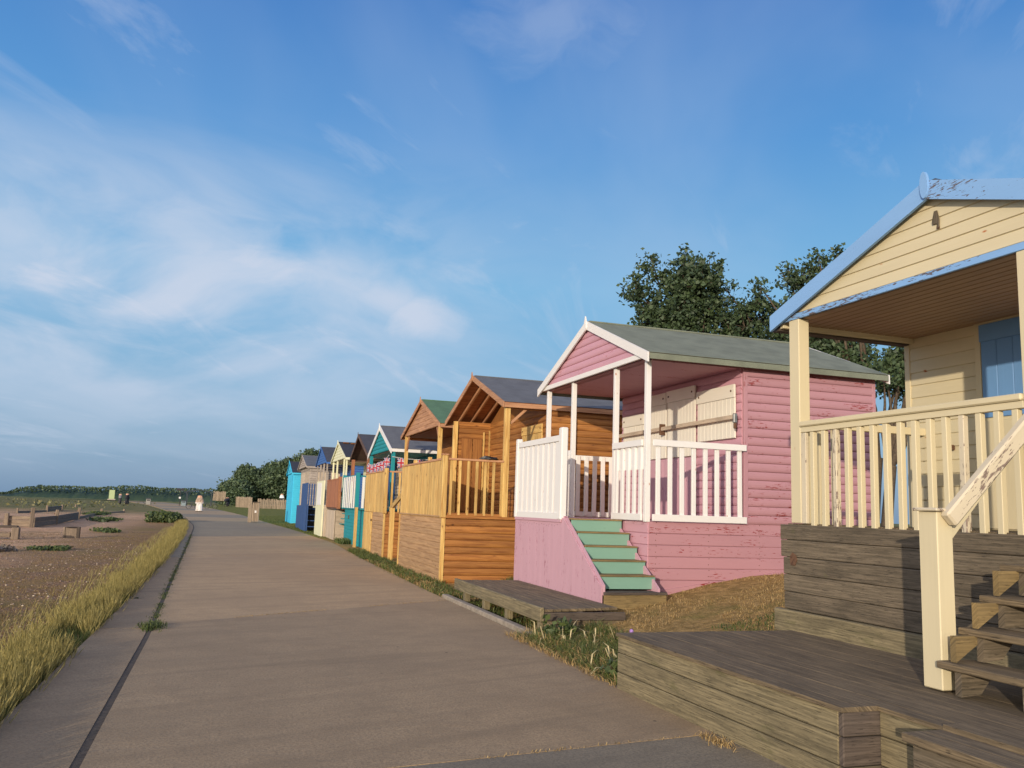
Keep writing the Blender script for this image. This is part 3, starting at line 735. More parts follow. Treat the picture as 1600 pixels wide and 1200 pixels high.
# ================================================================== YELLOW HUT (frame u outwards, v along the row)
ang = R(.71); o0 = Vector((3.13, 6.47, 0))
su = Vector((math.cos(ang), math.sin(ang), 0)); dv = Vector((-math.sin(ang), math.cos(ang), 0))
def frame_root(name, u, v, label, cat, group=None):
    r = root(name, o0+su*u+dv*v, label, cat, group, ang); ORG[r.name] = Vector((u, v, 0)); return r
Yh = frame_root('beach_hut', 3.4, -1.5, 'pale yellow beach hut with blue trim, a faded number 4 and a grey plank base', 'beach hut', G_H)
UW, UF, UB = 3.32, 1.745, 6.2; VF, VN, VM = .42, -3.46, -1.52; YD, YE, YA = 1.36, 3.29, 3.93
box('wall', Yh, (UW+.006, UB), (VN, VF), (-.2, YE-.02), yellow, .01)
solid_upper(Yh, UF+.11, UB, VN, VM, VF, YE, YA, yellow)
laps(Yh, 1, UW, -1, YD, YE-.05, -.44, VF-.0, .128, yellow, 'lap', 'front_board')
laps(Yh, 1, UW, -1, YD, YE-.05, VN, -1.35, .128, yellow, 'lap', 'front_board')
box('corner_board', Yh, (UW-.022, UW+.0), (VF-.055, VF+.012), (YD, YE-.05), yellow)
laps(Yh, 0, VF+.004, 1, YD, YE-.05, UW+.03, UB, .128, yellow, 'lap', 'side_board')
# base of grey planks, the top two run past the corner
zb = [.60, .752, .904, 1.056, 1.208, 1.345]
box('base_backing', Yh, (1.78, UB), (VN, .285), (-.2, YD-.05), greyd, .005)
for i in range(5):
    v1 = .345 if i >= 3 else .30
    box('base_plank', Yh, (UF-.012+random.uniform(-.003, .003), UF+.024), (VN, v1+random.uniform(-.004, .004)), (zb[i]+.004, zb[i+1]), baseg, .006)
box('baseboard', Yh, (UF-.05, UF+.02), (-1.55, .40), (.40, .597), mossyw, .008)
box('baseboard', Yh, (UF-.04, UF+.02), (VN, -1.56), (.40, .597), mossyw, .008)
for i in range(6): box('side_plank', Yh, (UF+.03, UB), (.287, .312), (.35+i*.165, .51+i*.165), baseg, .006)
prism('rusty_plate', Yh, [(.13, .985), (.19, .99), (.20, 1.06), (.165, 1.10), (.12, 1.08), (.10, 1.04)], 0, UF-.022, UF-.016, iron)
for i in range(10):
    v0 = VN+i*.375; box('deck_board', Yh, (UF+.03, UW), (v0+.003, v0+.372), (YD-.05, YD-.004), deckw)
# roof
roof(Yh, UF-.02, UB+.1, VN+.03, VM, VF-.01, YE+.005, YA+.02, feltK, blue, bw=.135, fin='oval', strips=1, core=yellow, back=True, lipm=bluepeel)
for nm_o in [o for o in Yh.children if o.name.startswith('bargeboard')]:
    nm_o.data.materials[0] = bluepeel if nm_o.location.y < 0 else blue
gable(Yh, UF+.035, VN, VM, VF+.04, YE, YA, YE-.02, .098, yellow, 'lap')
box('gable_trim', Yh, (UF-.005, UF+.02), (VN, VF-.02), (YE-.075, YE-.022), bluepeel)
# faded number 4
num = [(-.028, .0), (-.012, .0), (-.010, .034), (.034, .036), (.036, .060), (.014, .135), (-.012, .135), (-.030, .060)]
prism('number_4', Yh, [(-1.552+a, 3.585+c) for a, c in num], 0, UF+.008, UF+.0165, baseg, 2)
prism('number_4_foot', Yh, [(-1.582+a, 3.575+c) for a, c in [(0, 0), (.026, .002), (.024, .028), (.002, .026)]], 0, UF+.009, UF+.0165, iron, 2)
for i in range(17):
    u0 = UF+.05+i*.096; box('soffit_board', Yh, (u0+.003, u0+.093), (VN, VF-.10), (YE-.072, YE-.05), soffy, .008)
box('eave_beam', Yh, (UF+.02, UW), (VF-.11, VF-.06), (YE-.115, YE-.045), yellow)
box('eave_backing', Yh, (UF+.02, UB), (VF-.055, VF+.05), (YE-.13, YE-.05), greyd)
for (v0, v1) in ((.06, .20), (-2.34, -2.22)):
    box('porch_post', Yh, (UF+.0, UF+.115), (v0, v1), (YD-.0, YE-.075), yellow, .006)
# railing
box('top_rail', Yh, (UF-.02, UF+.075), (-2.22, .055), (2.215, 2.262), yellow, .01)
box('top_rail', Yh, (UF+.0, UF+.05), (-2.22, .055), (2.165, 2.213), yellow)
nb = 15
for i in range(nb):
    v = -.09-i*.147
    if v < -2.17: break
    mt = yellowp if i in (2, 11) else yellow
    box('baluster', Yh, (UF+.004, UF+.05), (v-.024, v+.024), (YD-.02, 2.163), mt, .004, (random.uniform(-.008, .008), random.uniform(-.006, .006), 0))
box('half_post', Yh, (UF-.004, UF+.03), (-.02, .045), (YD-.0, 2.16), yellowp)
box('side_top_rail', Yh, (UF+.12, UW), (.20, .27), (2.24, 2.31), yellow)
for i in range(10):
    u = UF+.2+i*.155; box('baluster', Yh, (u-.024, u+.024), (.215, .255), (YD-.01, 2.24), yellow, .004)
# door
dr = box('door', Yh, (UW-.02, UW-.002), (-1.35, -.46), (YD, 3.20), yellow)
box('door_frame', Yh, (UW-.04, UW-.0), (-.50, -.44), (YD, 3.25), yellow)
box('door_frame', Yh, (UW-.04, UW-.0), (-1.36, -.44), (3.20, 3.27), yellow)
for i in range(5):
    v0 = -.505-i*.165; box('upper_door_board', dr, (UW-.036, UW-.022), (v0-.162, v0), (2.35, 3.05), bluedoor, .006)
box('upper_door_batten', dr, (UW-.055, UW-.037), (-1.33, -.505), (3.04, 3.195), bluedoor)
for i in range(5):
    v0 = -.505-i*.165; box('lower_door_board', dr, (UW-.036, UW-.022), (v0-.162, v0), (YD+.01, 2.32), yellow, .006)
box('hinge', dr, (UW-.05, UW-.04), (-.50, -.475), (1.45, 1.60), iron)
box('iron_hook', Yh, (UW-.07, UW-.012), (-.16, -.12), (2.08, 2.13), iron, .01)
# steps with handrail up from the platform
bl = []
for k in range(4):
    u0, z0 = .83+k*.17, .60+k*.185
    box('tread', Yh, (u0, u0+.27), (-3.5, -2.34+.0), (z0-.025, z0+.015), deckw, .006)
    if k < 3: prism('bracket', Yh, [(u0+.03, z0+.02), (u0+.03+.24, z0+.165), (u0+.24, z0+.165), (u0+.03, z0+.165)], 1, -2.46, -2.42, olivew) 
    prism('bracket', Yh, [(u0+.02, z0-.16), (u0+.16, z0-.15), (u0+.27, z0-.03), (u0+.02, z0-.03)], 1, -2.50, -2.455, baseg)
    box('step_block', Yh, (u0+.05, u0+.12), (-3.02, -2.86), (z0-.16, z0-.03), baseg, .005)
nw = box('newel_post', Yh, (.88, 1.0), (-2.335, -2.19), (.44, 1.47), yellow, .006)
box('newel_cap', nw, (.855, 1.025), (-2.36, -2.165), (1.472, 1.492), yellowp, .008)
beam('handrail', Yh, (.93, -2.37, 1.42), (1.80, -2.42, 2.27), .07, .10, yellowp, .012)
beam('lower_handrail', Yh, (1.0, -2.30, 1.33), (1.68, -2.30, 2.04), .03, .05, yellow)

# timber platform in front of the yellow hut
T = frame_root('wooden_platform', .8, -1.2, 'large weathered timber platform with a notch in its front, below the yellow hut', 'platform', 'wooden platforms beside the path')
zt = .43
for i, (z0, z1) in enumerate(((-.05, .125), (.130, .275), (.280, .402))):
    box('front_board', T, (0.0+.002*i, .045), (-2.5, .13), (z0, z1), mossyw, .006)
    box('notch_side_board', T, (.0, .26), (-2.545, -2.505), (z0, z1), greyd if i else baseg, .006)
    box('notch_back_board', T, (.23, .27), (-3.05, -2.55), (z0, z1), mossyw if i else baseg, .006)
    box('end_board', T, (.05, 1.75), (.10, .14), (z0, z1), mossyw, .006)
    box('front_board', T, (.23, .27), (-4.6, -3.06), (z0, z1), mossyw, .006)
nw_ = 15; wd = (1.75+.012)/nw_
for i in range(nw_):
    a, c = -.012+i*wd, -.012+(i+1)*wd
    vn = -2.55 if c < .24 else -4.6
    box('deck_plank', T, (a+.0012, c-.0012), (vn, .145+random.uniform(-.006, .006)), (.404, zt+random.uniform(-.0012, .0008)), deckw, .0018)
for i in range(3): box('notch_floor_plank', T, (-.01+i*.085, .07+i*.085), (-3.05, -2.55), (.06, .085), deckw)
bx = box('end_step_block', T, (.0, .225), (-4.4, -3.02), (-.05, .37), baseg, .006)
for i in range(3): box('step_board', bx, (-.03+i*.125, .09+i*.125), (-4.42, -2.985), (.405 if i > 1 else .375, .44 if i > 1 else .415), deckw)

# small raised platform in front of the pink hut
T2 = root('wooden_platform', (4.0, 11., .1), 'low weathered boardwalk platform on blocks in front of the pink hut', 'platform', 'wooden platforms beside the path')
ya, yb, xa, xb = 9.32, 13.15, 3.46, 4.50
for i in range(9):
    a = xa+.06+i*(xb-xa-.06)/9; c = xa+.06+(i+1)*(xb-xa-.06)/9
    box('deck_plank', T2, (a+.002, c-.003), (ya+.02+.05*i*.4, yb+random.uniform(-.02, .02)), (.262, .295+random.uniform(-.003, .003)), deckw, .005)
beam('edge_beam', T2, (xa+.03, ya, .235), (xa+.03, yb, .235), .05, .16, mossyw, .008)
box('end_beam', T2, (xa+.06, xb+.02), (ya+.01, ya+.05), (.17, .258), greyd)
box('end_beam', T2, (xa+.06, xb+.02), (ya+.02, ya+.06), (.0, .165), deckw)
for yy in (9.4, 10.6, 11.6, 12.6): box('support_block', T2, (xa+.02, xa+.10), (yy-.05, yy+.06), (.03, .155), mossyw)
box('joist', T2, (xa+.5, xa+.56), (ya+.1, yb-.05), (.0, .26), greyd)
kb = box('kerb_edge', None, (3.34, 3.44), (9.1, 13.4), (-.08, .055), conc, .012); prop(kb, 'pale concrete kerb strip between the path and the low boardwalk', None, None, 'structure')

# ================================================================== PINE HUT A
A = root('beach_hut', (5.5, 17.7, .1), 'new orange pine beach hut with open rafters and slate grey felt roof', 'beach hut', G_H)
xa0, xp, xw, xbk = 3.86, 5.05, 5.92, 9.0; yn, yf, ym = 15.68, 19.72, 18.05; zd, ze, za = 1.21, 3.42, 4.22
ym = 17.9; gy0, gy1 = 15.62, 20.2
box('skirt_backing', A, (xa0+.02, xbk), (yn+.02, yf), (-.25, zd-.02), pineO, .005)
laps(A, 1, xa0+.01, -1, -.1, zd-.01, yn+.05, yf, .118, pineB, 'lap', 'skirt_board')
laps(A, 0, yn+.01, -1, -.1, zd-.03, xa0+.05, xbk, .128, pineO, 'log', 'skirt_board')
box('corner_batten', A, (xa0-.02, xa0+.05), (yn-.02, yn+.045), (-.05, zd-.005), pineL)
box('corner_batten', A, (xa0-.02, xa0+.02), (yf-.02, yf+.045), (-.12, zd-.005), pineL)
box('deck_edge', A, (xa0-.03, xw), (yn-.035, yn+.0), (zd-.02, zd+.03), pineO)
box('deck_edge', A, (xa0-.035, xa0+.0), (yn-.0, yf), (zd-.008, zd+.02), pineB)
for i in range(14): box('deck_board', A, (xa0+.01, xw), (yn+.01+i*.287, yn+.29+i*.287), (zd-.015, zd+.012), pineL)
vboards(A, 1, xa0-.005, .022, yn+.14, yf-.02, zd-.02, 2.26, .112, pineL, 'picket', .012, .003)
for i, yy in enumerate((15.68, 17.2, 18.6)): 
    if i: box('fence_post', A, (xa0+.02, xa0+.09), (yy-.04, yy+.04), (zd, 2.38), pineL)
box('top_rail', A, (xa0-.03, xa0+.05), (yn+.1, yf-.02), (2.262, 2.30), pineR)
box('newel_post', A, (xa0-.05, xa0+.05), (yn-.04, yn+.075), (zd-.01, 2.345), pineL, .006)
box('newel_cap', A, (xa0-.065, xa0+.065), (yn-.055, yn+.09), (2.347, 2.37), pineR, .006)
box('top_rail', A, (xa0+.06, xp-.05), (yn-.02, yn+.06), (2.262, 2.30), pineR)
box('bottom_rail', A, (xa0+.06, xp-.05), (yn-.0, yn+.04), (zd+.03, zd+.08), pineO)
for i in range(7):
    x_ = xa0+.13+i*.165; box('baluster', A, (x_-.024, x_+.024), (yn-.002, yn+.042), (zd+.04, 2.262), pineL, .004)
for (yy) in (yn+.04, yf-.06): box('porch_post', A, (xp-.05, xp+.055), (yy-.05, yy+.05), (zd-.0, ze-.03), pineL, .006)
box('wall', A, (xw+.006, xbk), (yn+.012, yf), (zd-.02, ze-.03), pineO, .01)
laps(A, 0, yn+.008, -1, zd+.0, ze-.08, xw+.03, xbk, .128, pineO, 'log', 'side_board')
laps(A, 1, xw, -1, zd+.0, ze-.03, yn+.03, yf, .128, pineO, 'log', 'front_board')
laps(A, 1, xp+.05, 1, zd, zd+.01, yn, yn+.1, .1, pineO, 'flat', 'stop_board')
box('porch_side_wall', A, (xp+.06, xw), (yf-.04, yf), (zd, ze-.05), pineO)
laps(A, 0, yf-.042, -1, zd, ze-.05, xp+.06, xw, .128, pineO, 'log', 'side_board')
for (x_0, x_1) in ((xp+.16, xp+.42), (xp+.44, xp+.66)): box('louvred_shutter', A, (x_0, x_1), (yf-.085, yf-.062), (zd+.1, 3.0), pineO)
box('trim', A, (xp+.68, xp+.72), (yf-.09, yf-.062), (zd, ze-.25), pineL)
box('trim', A, (xw-.05, xw-.01), (yf-.09, yf-.062), (zd, ze-.2), pineL)
shutter(A, xw, 16.0, 17.2, 2.2, 3.08, pineL, 6, .0+.16, True)
solid_upper(A, xw, xbk, yn+.02, ym, yf, ze, za, pineO)
roof(A, xp-.10, xbk+.15, gy0, ym, gy1, ze, za, feltS, pineR, bw=.10, strips=2, core=redwood, lipm=pineR, fin='point')
for q in range(3):
    f_ = .28+.24*q
    for s, ye in ((-1, gy0), (1, gy1)):
        yy0, zz0 = ye, ze-.06
    xx = xp+.16+q*.3
    beam('rafter', A, (xx, gy1-.12, ze-.03), (xx, ym+.02, za-.10), .045, .075, pineR)
    beam('rafter', A, (xx, gy0+.10, ze-.03), (xx, ym-.02, za-.10), .045, .075, pineR)
box('eave_plate', A, (xp-.05, xw), (yf-.08, yf-.02), (ze-.12, ze-.03), pineO)
box('eave_plate', A, (xp+.02, xw), (yn+.01, yn+.07), (ze-.12, ze-.03), pineO)
beam('brace', A, (xp+.07, yn+.05, 3.02), (xp+.38, yn+.05, 3.31), .045, .05, pineR)
# dark bundle on the rail
bv_, bf_ = [], []
me = bpy.data.meshes.new('bundle'); bm = bmesh.new(); bmesh.ops.create_icosphere(bm, subdivisions=2, radius=1.)
for v in bm.verts:
    v.co = Vector((v.co.x*.17, v.co.y*.10, max(v.co.z, -.35)*.05))*(1+.25*math.sin(7*v.co.x+5*v.co.y))
bm.to_mesh(me); bm.free(); autouv(me); me.materials.append(blk)
bo = mk('dark_bundle', me, None, (4.72, 15.70, 2.32)); prop(bo, 'small dark rumpled bundle lying on the pine railing', 'bundle')

# ================================================================== PINE HUT B (green roof)
B = root('beach_hut', (5.2, 24.2, 0), 'pine beach hut with green felt roof and boarded gable', 'beach hut', G_H)
bx0, bxp, bxw, bxb = 4.10, 5.2, 6.3, 9.0; by0, by1, bym = 21.75, 26.2, 23.85; bzd, bze, bza = 1.2, 3.50, 4.36
box('skirt', B, (bx0+.01, bxb), (23.18, by1+.3), (-.25, bzd), pineO, .005)
box('skirt', B, (4.62, bxb), (by0, 23.17), (-.25, bzd), pineO, .005)
laps(B, 1, bx0, -1, -.1, bzd-.02, 23.22, 25.0, .118, pineB, 'lap', 'skirt_board')
laps(B, 0, 23.17, -1, -.1, bzd-.02, bx0+.03, 4.62, .118, pineO, 'lap', 'skirt_board')
laps(B, 0, by0-.005, -1, -.1, bzd-.02, 4.62, bxb, .118, pineO, 'lap', 'skirt_board')
dr = box('storage_door', B, (bx0-.02, bx0-.009), (25.02, 26.5), (-.08, bzd-.03), pineL)
for i in range(7): box('door_board', dr, (bx0-.035, bx0-.021), (25.03+i*.21, 25.23+i*.21), (-.08, bzd-.04), pineL, .005)
box('hinge', dr, (bx0-.045, bx0-.036), (25.0, 25.15), (.92, .98), iron)
box('corner_batten', B, (bx0-.02, bx0+.03), (23.15, 23.21), (-.05, bzd), pineL)
vboards(B, 1, bx0, .022, 23.25, 26.6, bzd-.02, 2.28, .115, pineL, 'picket', .012, .003)
box('top_rail', B, (bx0-.03, bx0+.05), (23.2, 26.6), (2.282, 2.32), pineR)
box('newel_post', B, (bx0-.05, bx0+.05), (23.10, 23.24), (bzd-.04, 2.37), pineL, .006)
box('newel_post', B, (4.7, 4.8), (23.05, 23.15), (bzd, 2.46), pineL)
box('top_rail', B, (bx0+.05, 5.1), (23.16, 23.22), (2.26, 2.30), pineR)
for i in range(4): box('baluster', B, (4.25+i*.2, 4.30+i*.2), (23.16, 23.2), (bzd, 2.26), pineL)
for i in range(11): box('baluster', B, (4.62, 4.66), (20.95+i*.19, 21.0+i*.19), (bzd, 2.2), pineL)
box('top_rail', B, (4.6, 4.68), (20.9, 23.1), (2.2, 2.24), pineR)
box('stair_post', B, (4.04, 4.15), (21.95, 22.06), (-.05, 1.32), pineL)
beam('handrail', B, (4.1, 22.35, 1.28), (4.1, 20.75, 1.66), .05, .12, pineL)
for k in range(5): box('tread', B, (4.15, 4.6), (21.0+k*.3, 21.3+k*.3), (.2+k*.2-.03, .2+k*.2), pineO)
for yy in (by0+.05, by1-.05):
    box('porch_post', B, (bxp-.05, bxp+.05), (yy-.05, yy+.05), (bzd, bze-.03), pineL)
    beam('brace', B, (bxp, yy+(.03 if yy < 24 else -.03), 3.05), (bxp, yy+(.35 if yy < 24 else -.35), 3.46), .045, .05, pineR)
box('wall', B, (bxw, bxb), (by0, by1), (bzd, bze-.03), pineO)
laps(B, 0, by0-.004, -1, bzd, bze-.06, bxw, bxb, .125, pineO, 'log', 'side_board')
solid_upper(B, bxp+.05, bxb, by0, bym, by1, bze, bza, pineO)
roof(B, bxp-.10, bxb+.15, by0-.30, bym, by1+.3, bze, bza, feltE, pineR, bw=.10, core=pineO, lipm=pineR)
gable(B, bxp-.04, by0-.3, bym, by1+.3, bze, bza, bze-.03, .128, pineR, 'lap')

# ================================================================== far huts
def far_hut(label, wall, barge, felt_, postm, x1, xw, xb, yn, ym, yf, zd, ze, za, pst, gab=True, h=.13, bw=.10, style='log', deck=None, soff=None, fas=None, fin='point', pw=.05):
    H = root('beach_hut', ((x1+xb)/2, (yn+yf)/2, 0), label, 'beach hut', G_H)
    box('wall', H, (xw, xb), (yn+.15, yf-.15), (-.2, ze-.02), wall, .01)
    laps(H, 0, yn+.146, -1, zd-.02, ze-.05, xw+.02, xb, h, wall, style, 'side_board')
    laps(H, 1, xw-.004, -1, zd-.02, ze-.05, yn+.17, yf-.15, h, wall, style, 'front_board')
    if soff is not None:
        solid_upper(H, x1+.06, xb, yn+.12, ym, yf-.12, ze, za, soff)
    roof(H, x1-.08, xb+.12, yn, ym, yf, ze, za, felt_, barge, bw=bw, core=barge, lipm=fas or barge, fin=fin)
    if gab: gable(H, x1-.035, yn, ym, yf, ze, za, ze-.02, h, wall, style)
    for yy in pst: box('porch_post', H, (x1-pw/2, x1+pw/2), (yy-pw/2, yy+pw/2), (zd, ze-.03), postm)
    return H
# teal hut
Tt = far_hut('teal beach hut with white bargeboards and fascia, hung with bunting', teal, white, feltS, teal, 5.0, 6.6, 8.9, 27.1, 29.5, 31.75, 1.24, 3.16, 4.06, (27.2, 31.5), soff=beige, bw=.15, pw=.11)
box('skirt', Tt, (4.3, 8.8), (28.2, 31.6), (-.2, 1.2), teal)
laps(Tt, 1, 4.29, -1, 0, 1.2, 29.1, 32.4, .12, teal, 'lap', 'skirt_board')
laps(Tt, 0, 28.9, -1, 0, 1.2, 4.25, 6.5, .12, teal, 'lap', 'skirt_board')
box('deck', Tt, (4.2, 6.6), (27.2, 32.5), (1.2, 1.25), teal)
for yy in (29.1, 32.45): box('newel_post', Tt, (4.15, 4.27), (yy-.08, yy+.08), (1.2, 2.42), teal)
box('top_rail', Tt, (4.16, 4.24), (29.1, 32.5), (2.31, 2.35), teal)
for i in range(7): box('baluster', Tt, (4.135, 4.165), (29.35+i*.45, 29.47+i*.45), (1.24, 2.32), white)
box('top_rail', Tt, (4.2, 5.), (29.06, 29.12), (2.28, 2.33), teal)
for i in range(4): box('baluster', Tt, (4.36+i*.17, 4.44+i*.17), (29.06, 29.11), (1.24, 2.3), teal if i else white)
box('stair_newel', Tt, (4.13, 4.23), (34.3, 34.45), (-.05, 1.42), teal)
beam('handrail', Tt, (4.18, 34.4, 1.3), (4.2, 32.5, 1.9), .05, .09, teal)
for k in range(5): box('tread', Tt, (4.25, 4.9), (32.7+k*.32, 33.0+k*.32), (1.0-k*.2, 1.03-k*.2), teal)
box('door_hook', Tt, (4.26, 4.275), (31.2, 31.35), (.86, .98), iron)
box('prop_post', Tt, (4.06, 4.15), (28.3, 28.42), (-.1, 1.28), pineL)
# umber hut
Um = far_hut('beach hut with dark brown open gable, russet porch posts and cedar fence', beige, umberd, feltD, redwood, 5.0, 6.3, 8.8, 31.9, 34.5, 36.6, 1.25, 3.22, 4.12, (32.1, 36.2), gab=False, soff=None, bw=.12, pw=.13)
solid_upper(Um, 5.6, 8.7, 32.1, 34.4, 36.4, 3.22, 4.12, redwood)
shutter(Um, 6.28, 33.3, 35.2, 1.6, 3.0, navy, 6)
box('deck', Um, (4.05, 6.3), (32.5, 36.4), (1.15, 1.22), umberd)
vboards(Um, 1, 4.03, .03, 32.6, 36.4, 1.22, 2.27, .14, redwood, 'picket', .004)
box('top_rail', Um, (4.0, 4.08), (32.5, 36.4), (2.27, 2.31), redwood)
box('newel_post', Um, (3.98, 4.1), (32.4, 32.55), (1.18, 2.36), redwood)
box('newel_post', Um, (4.6, 4.7), (32.4, 32.5), (1.18, 2.3), yellow)
box('skirt', Um, (4.1, 8.5), (33.6, 36.3), (-.2, 1.12), beige)
vboards(Um, 1, 4.07, .03, 33.6, 36.3, -.15, 1.1, .45, beige, 'skirt_board', .01)
for i in range(3): box('curtain', Um, (4.15+i*.14, 4.25+i*.14), (32.4, 32.44), (1.4, 2.2), cream)
# cream hut
Cr = far_hut('cream beach hut with four slim cream posts and a lichened dark roof', cream, cream, feltK, cream, 4.9, 6.4, 8.8, 37.3, 40.2, 42.6, 1.2, 3.34, 4.16, (37.5, 38.3, 40.7, 42.2), soff=beige, bw=.09, pw=.07)
lich = plain('lichen', S(132, 84, 44), .95, 0, 3., .5)
for i in range(5): box('lichen_patch', Cr, (5.0+i*.33, 5.26+i*.33+.1*(i % 2)), (39.86-.1*(i % 3), 40.02-.1*(i % 3)), (4.10-.03*(i % 3), 4.155-.03*(i % 3)), lich, .01)
box('deck', Cr, (4.0, 6.4), (37.5, 41.6), (1.15, 1.2), cream)
pn = box('stair_side_panel', Cr, (3.90, 3.96), (36.6, 39.4), (-.1, 2.3), cream)
box('inset_panel', pn, (3.885, 3.899), (37.3, 38.9), (1.28, 2.22), white)
box('stair_side_panel', Cr, (3.97, 4.6), (36.5, 36.56), (-.1, 1.3), beige)
# blue hut
Bl = far_hut('blue gabled beach hut on thin weathered posts with a navy boarded deck', roy, roy, feltD, greyw, 4.9, 6.2, 8.6, 44.6, 47.7, 50.0, 1.2, 3.44, 4.36, (44.9, 46.4, 48., 49.7), soff=beige, bw=.08, pw=.07)
vboards(Bl, 1, 3.85, .04, 43.2, 46.3, -.1, 2.32, .34, navy, 'deck_panel_board', .03)
box('skirt', Bl, (3.9, 6.2), (44.7, 49.8), (-.1, 1.2), navy)
laps(Bl, 1, 3.83, -1, 0, 1.2, 44.6, 46.3, .12, navy, 'lap', 'skirt_board')
vboards(Bl, 0, 43.15, .04, 3.87, 4.7, 1.25, 2.28, .12, navy, 'fence_board', .05)
box('stair_side', Bl, (3.87, 3.93), (43.1, 43.15), (-.1, 1.3), navy); box('stair_side', Bl, (4.66, 4.72), (43.1, 43.15), (-.1, 1.3), navy)
for k in range(4): box('tread', Bl, (3.95, 4.65), (43.1+k*.2, 43.35+k*.2), (.2+k*.28, .24+k*.28), navy)
box('stair_void', Bl, (3.95, 4.65), (44.0, 44.1), (0, 1.2), blk)
# grey hut
Gr = far_hut('weathered bare grey timber beach hut with pale double doors', greyw, greyw, feltS, greyw, 4.45, 4.6, 9.2, 50.6, 54., 56.9, .0, 3.42, 4.18, (), soff=greyw, bw=.08)
for y0_ in (51.2, 53.7): box('door', Gr, (4.57, 4.594), (y0_, y0_+2.4), (.9, 3.15), beige)
for i in range(5): box('side_panel', Gr, (5.0+i*.8, 5.5+i*.8), (50.715, 50.728), (1.6, 3.1), beige)
box('fascia_rail', Gr, (4.6, 9.0), (50.69, 50.72), (3.15, 3.28), greyw)
# cyan hut
Cy = far_hut('bright cyan beach hut at the far end of the row, boarded down to the grass', cyan, cyan, feltK, cyan, 4.15, 4.18, 5.6, 57.2, 60.3, 62.5, .0, 3.22, 4.05, (), soff=cyan, bw=.10, h=.14, style='lap')
box('vent', Cy, (4.10, 4.12), (59.9, 60.3), (3.3, 3.5), blk)
box('upper_door', Cy, (4.145, 4.16), (58.2, 61.6), (1.95, 3.05), cyan)

# bunting on the teal hut
jk, t, b = newmat('union_flag')
uvn = t.nodes.new('ShaderNodeUVMap').outputs[0]; u_, v_, _ = SEP(t, uvn)
au = M2(t, 'ABSOLUTE', M2(t, 'SUBTRACT', u_, .5)); av = M2(t, 'ABSOLUTE', M2(t, 'SUBTRACT', v_, .5))
dg = M2(t, 'ABSOLUTE', M2(t, 'SUBTRACT', au, av))
c = MIX(t, M2(t, 'LESS_THAN', dg, .11), S(30, 46, 120), S(190, 190, 196))
c = MIX(t, M2(t, 'LESS_THAN', dg, .04), c, S(160, 30, 48))
c = MIX(t, M2(t, 'LESS_THAN', M2(t, 'MINIMUM', au, av), .16), c, S(190, 190, 196))
c = MIX(t, M2(t, 'LESS_THAN', M2(t, 'MINIMUM', au, av), .095), c, S(164, 28, 46))
setc(t, b, c); b.inputs['Roughness'].default_value = .85
BU = root('bunting', (4.85, 29.3, 2.9), 'string of Union Jack bunting looped along the teal hut porch', 'bunting')
def flag(par, a, b2, drop, tw):
    a, b2 = Vector(a), Vector(b2); n_ = 4; vs = []
    for j in range(n_+1):
        for i in range(n_+1):
            p = a.lerp(b2, i/n_)+Vector((0, 0, -drop*j/n_)); nn = (b2-a).cross(Vector((0, 0, 1))).normalized()
            vs.append(p+nn*(.03*math.sin(i*1.6+tw)*(j/n_)))
    ctr = sum(vs, Vector())/len(vs); W = n_+1
    fs = [[j*W+i, j*W+i+1, (j+1)*W+i+1, (j+1)*W+i] for j in range(n_) for i in range(n_)]
    me = bpy.data.meshes.new('flag'); me.from_pydata([tuple(v-ctr) for v in vs], [], fs); me.update()
    uvl = me.uv_layers.new(name='UVMap')
    for l in me.loops:
        k = l.vertex_index; uvl.data[l.index].uv = ((k % W)/n_, 1-(k//W)/n_)
    me.materials.append(jk)
    o = mk('flag', me, par, ctr); return o
def festoon(pts, nfl, drop, wf):
    L_ = [Vector(p) for p in pts]
    for k in range(len(L_)-1):
        a, b2 = L_[k], L_[k+1]; sag = .04*(b2-a).length; prev = None; n_ = 10
        for i in range(n_+1):
            f_ = i/n_; p = a.lerp(b2, f_)+Vector((0, 0, -sag*4*f_*(1-f_)))
            if prev is not None: beam('string', BU, prev, p, .02, .02, rope, .002)
            prev = p
        for i in range(nfl):
            f_ = (i+.5)/nfl; d_ = (b2-a).normalized()
            p = a.lerp(b2, f_)+Vector((0, 0, -sag*4*f_*(1-f_)))
            fd = Vector((.85, -.5, 0)) if k != 9 else d_
            flag(BU, p-fd*wf/2, p+fd*wf/2, drop, i+k)
festoon([(4.88, 31.4, 2.86), (4.88, 29.2, 2.80), (4.88, 27.3, 2.95)], 3, .27, .20)
festoon([(4.95, 27.1, 2.9), (6.7, 27.1, 2.93)], 3, .30, .25)

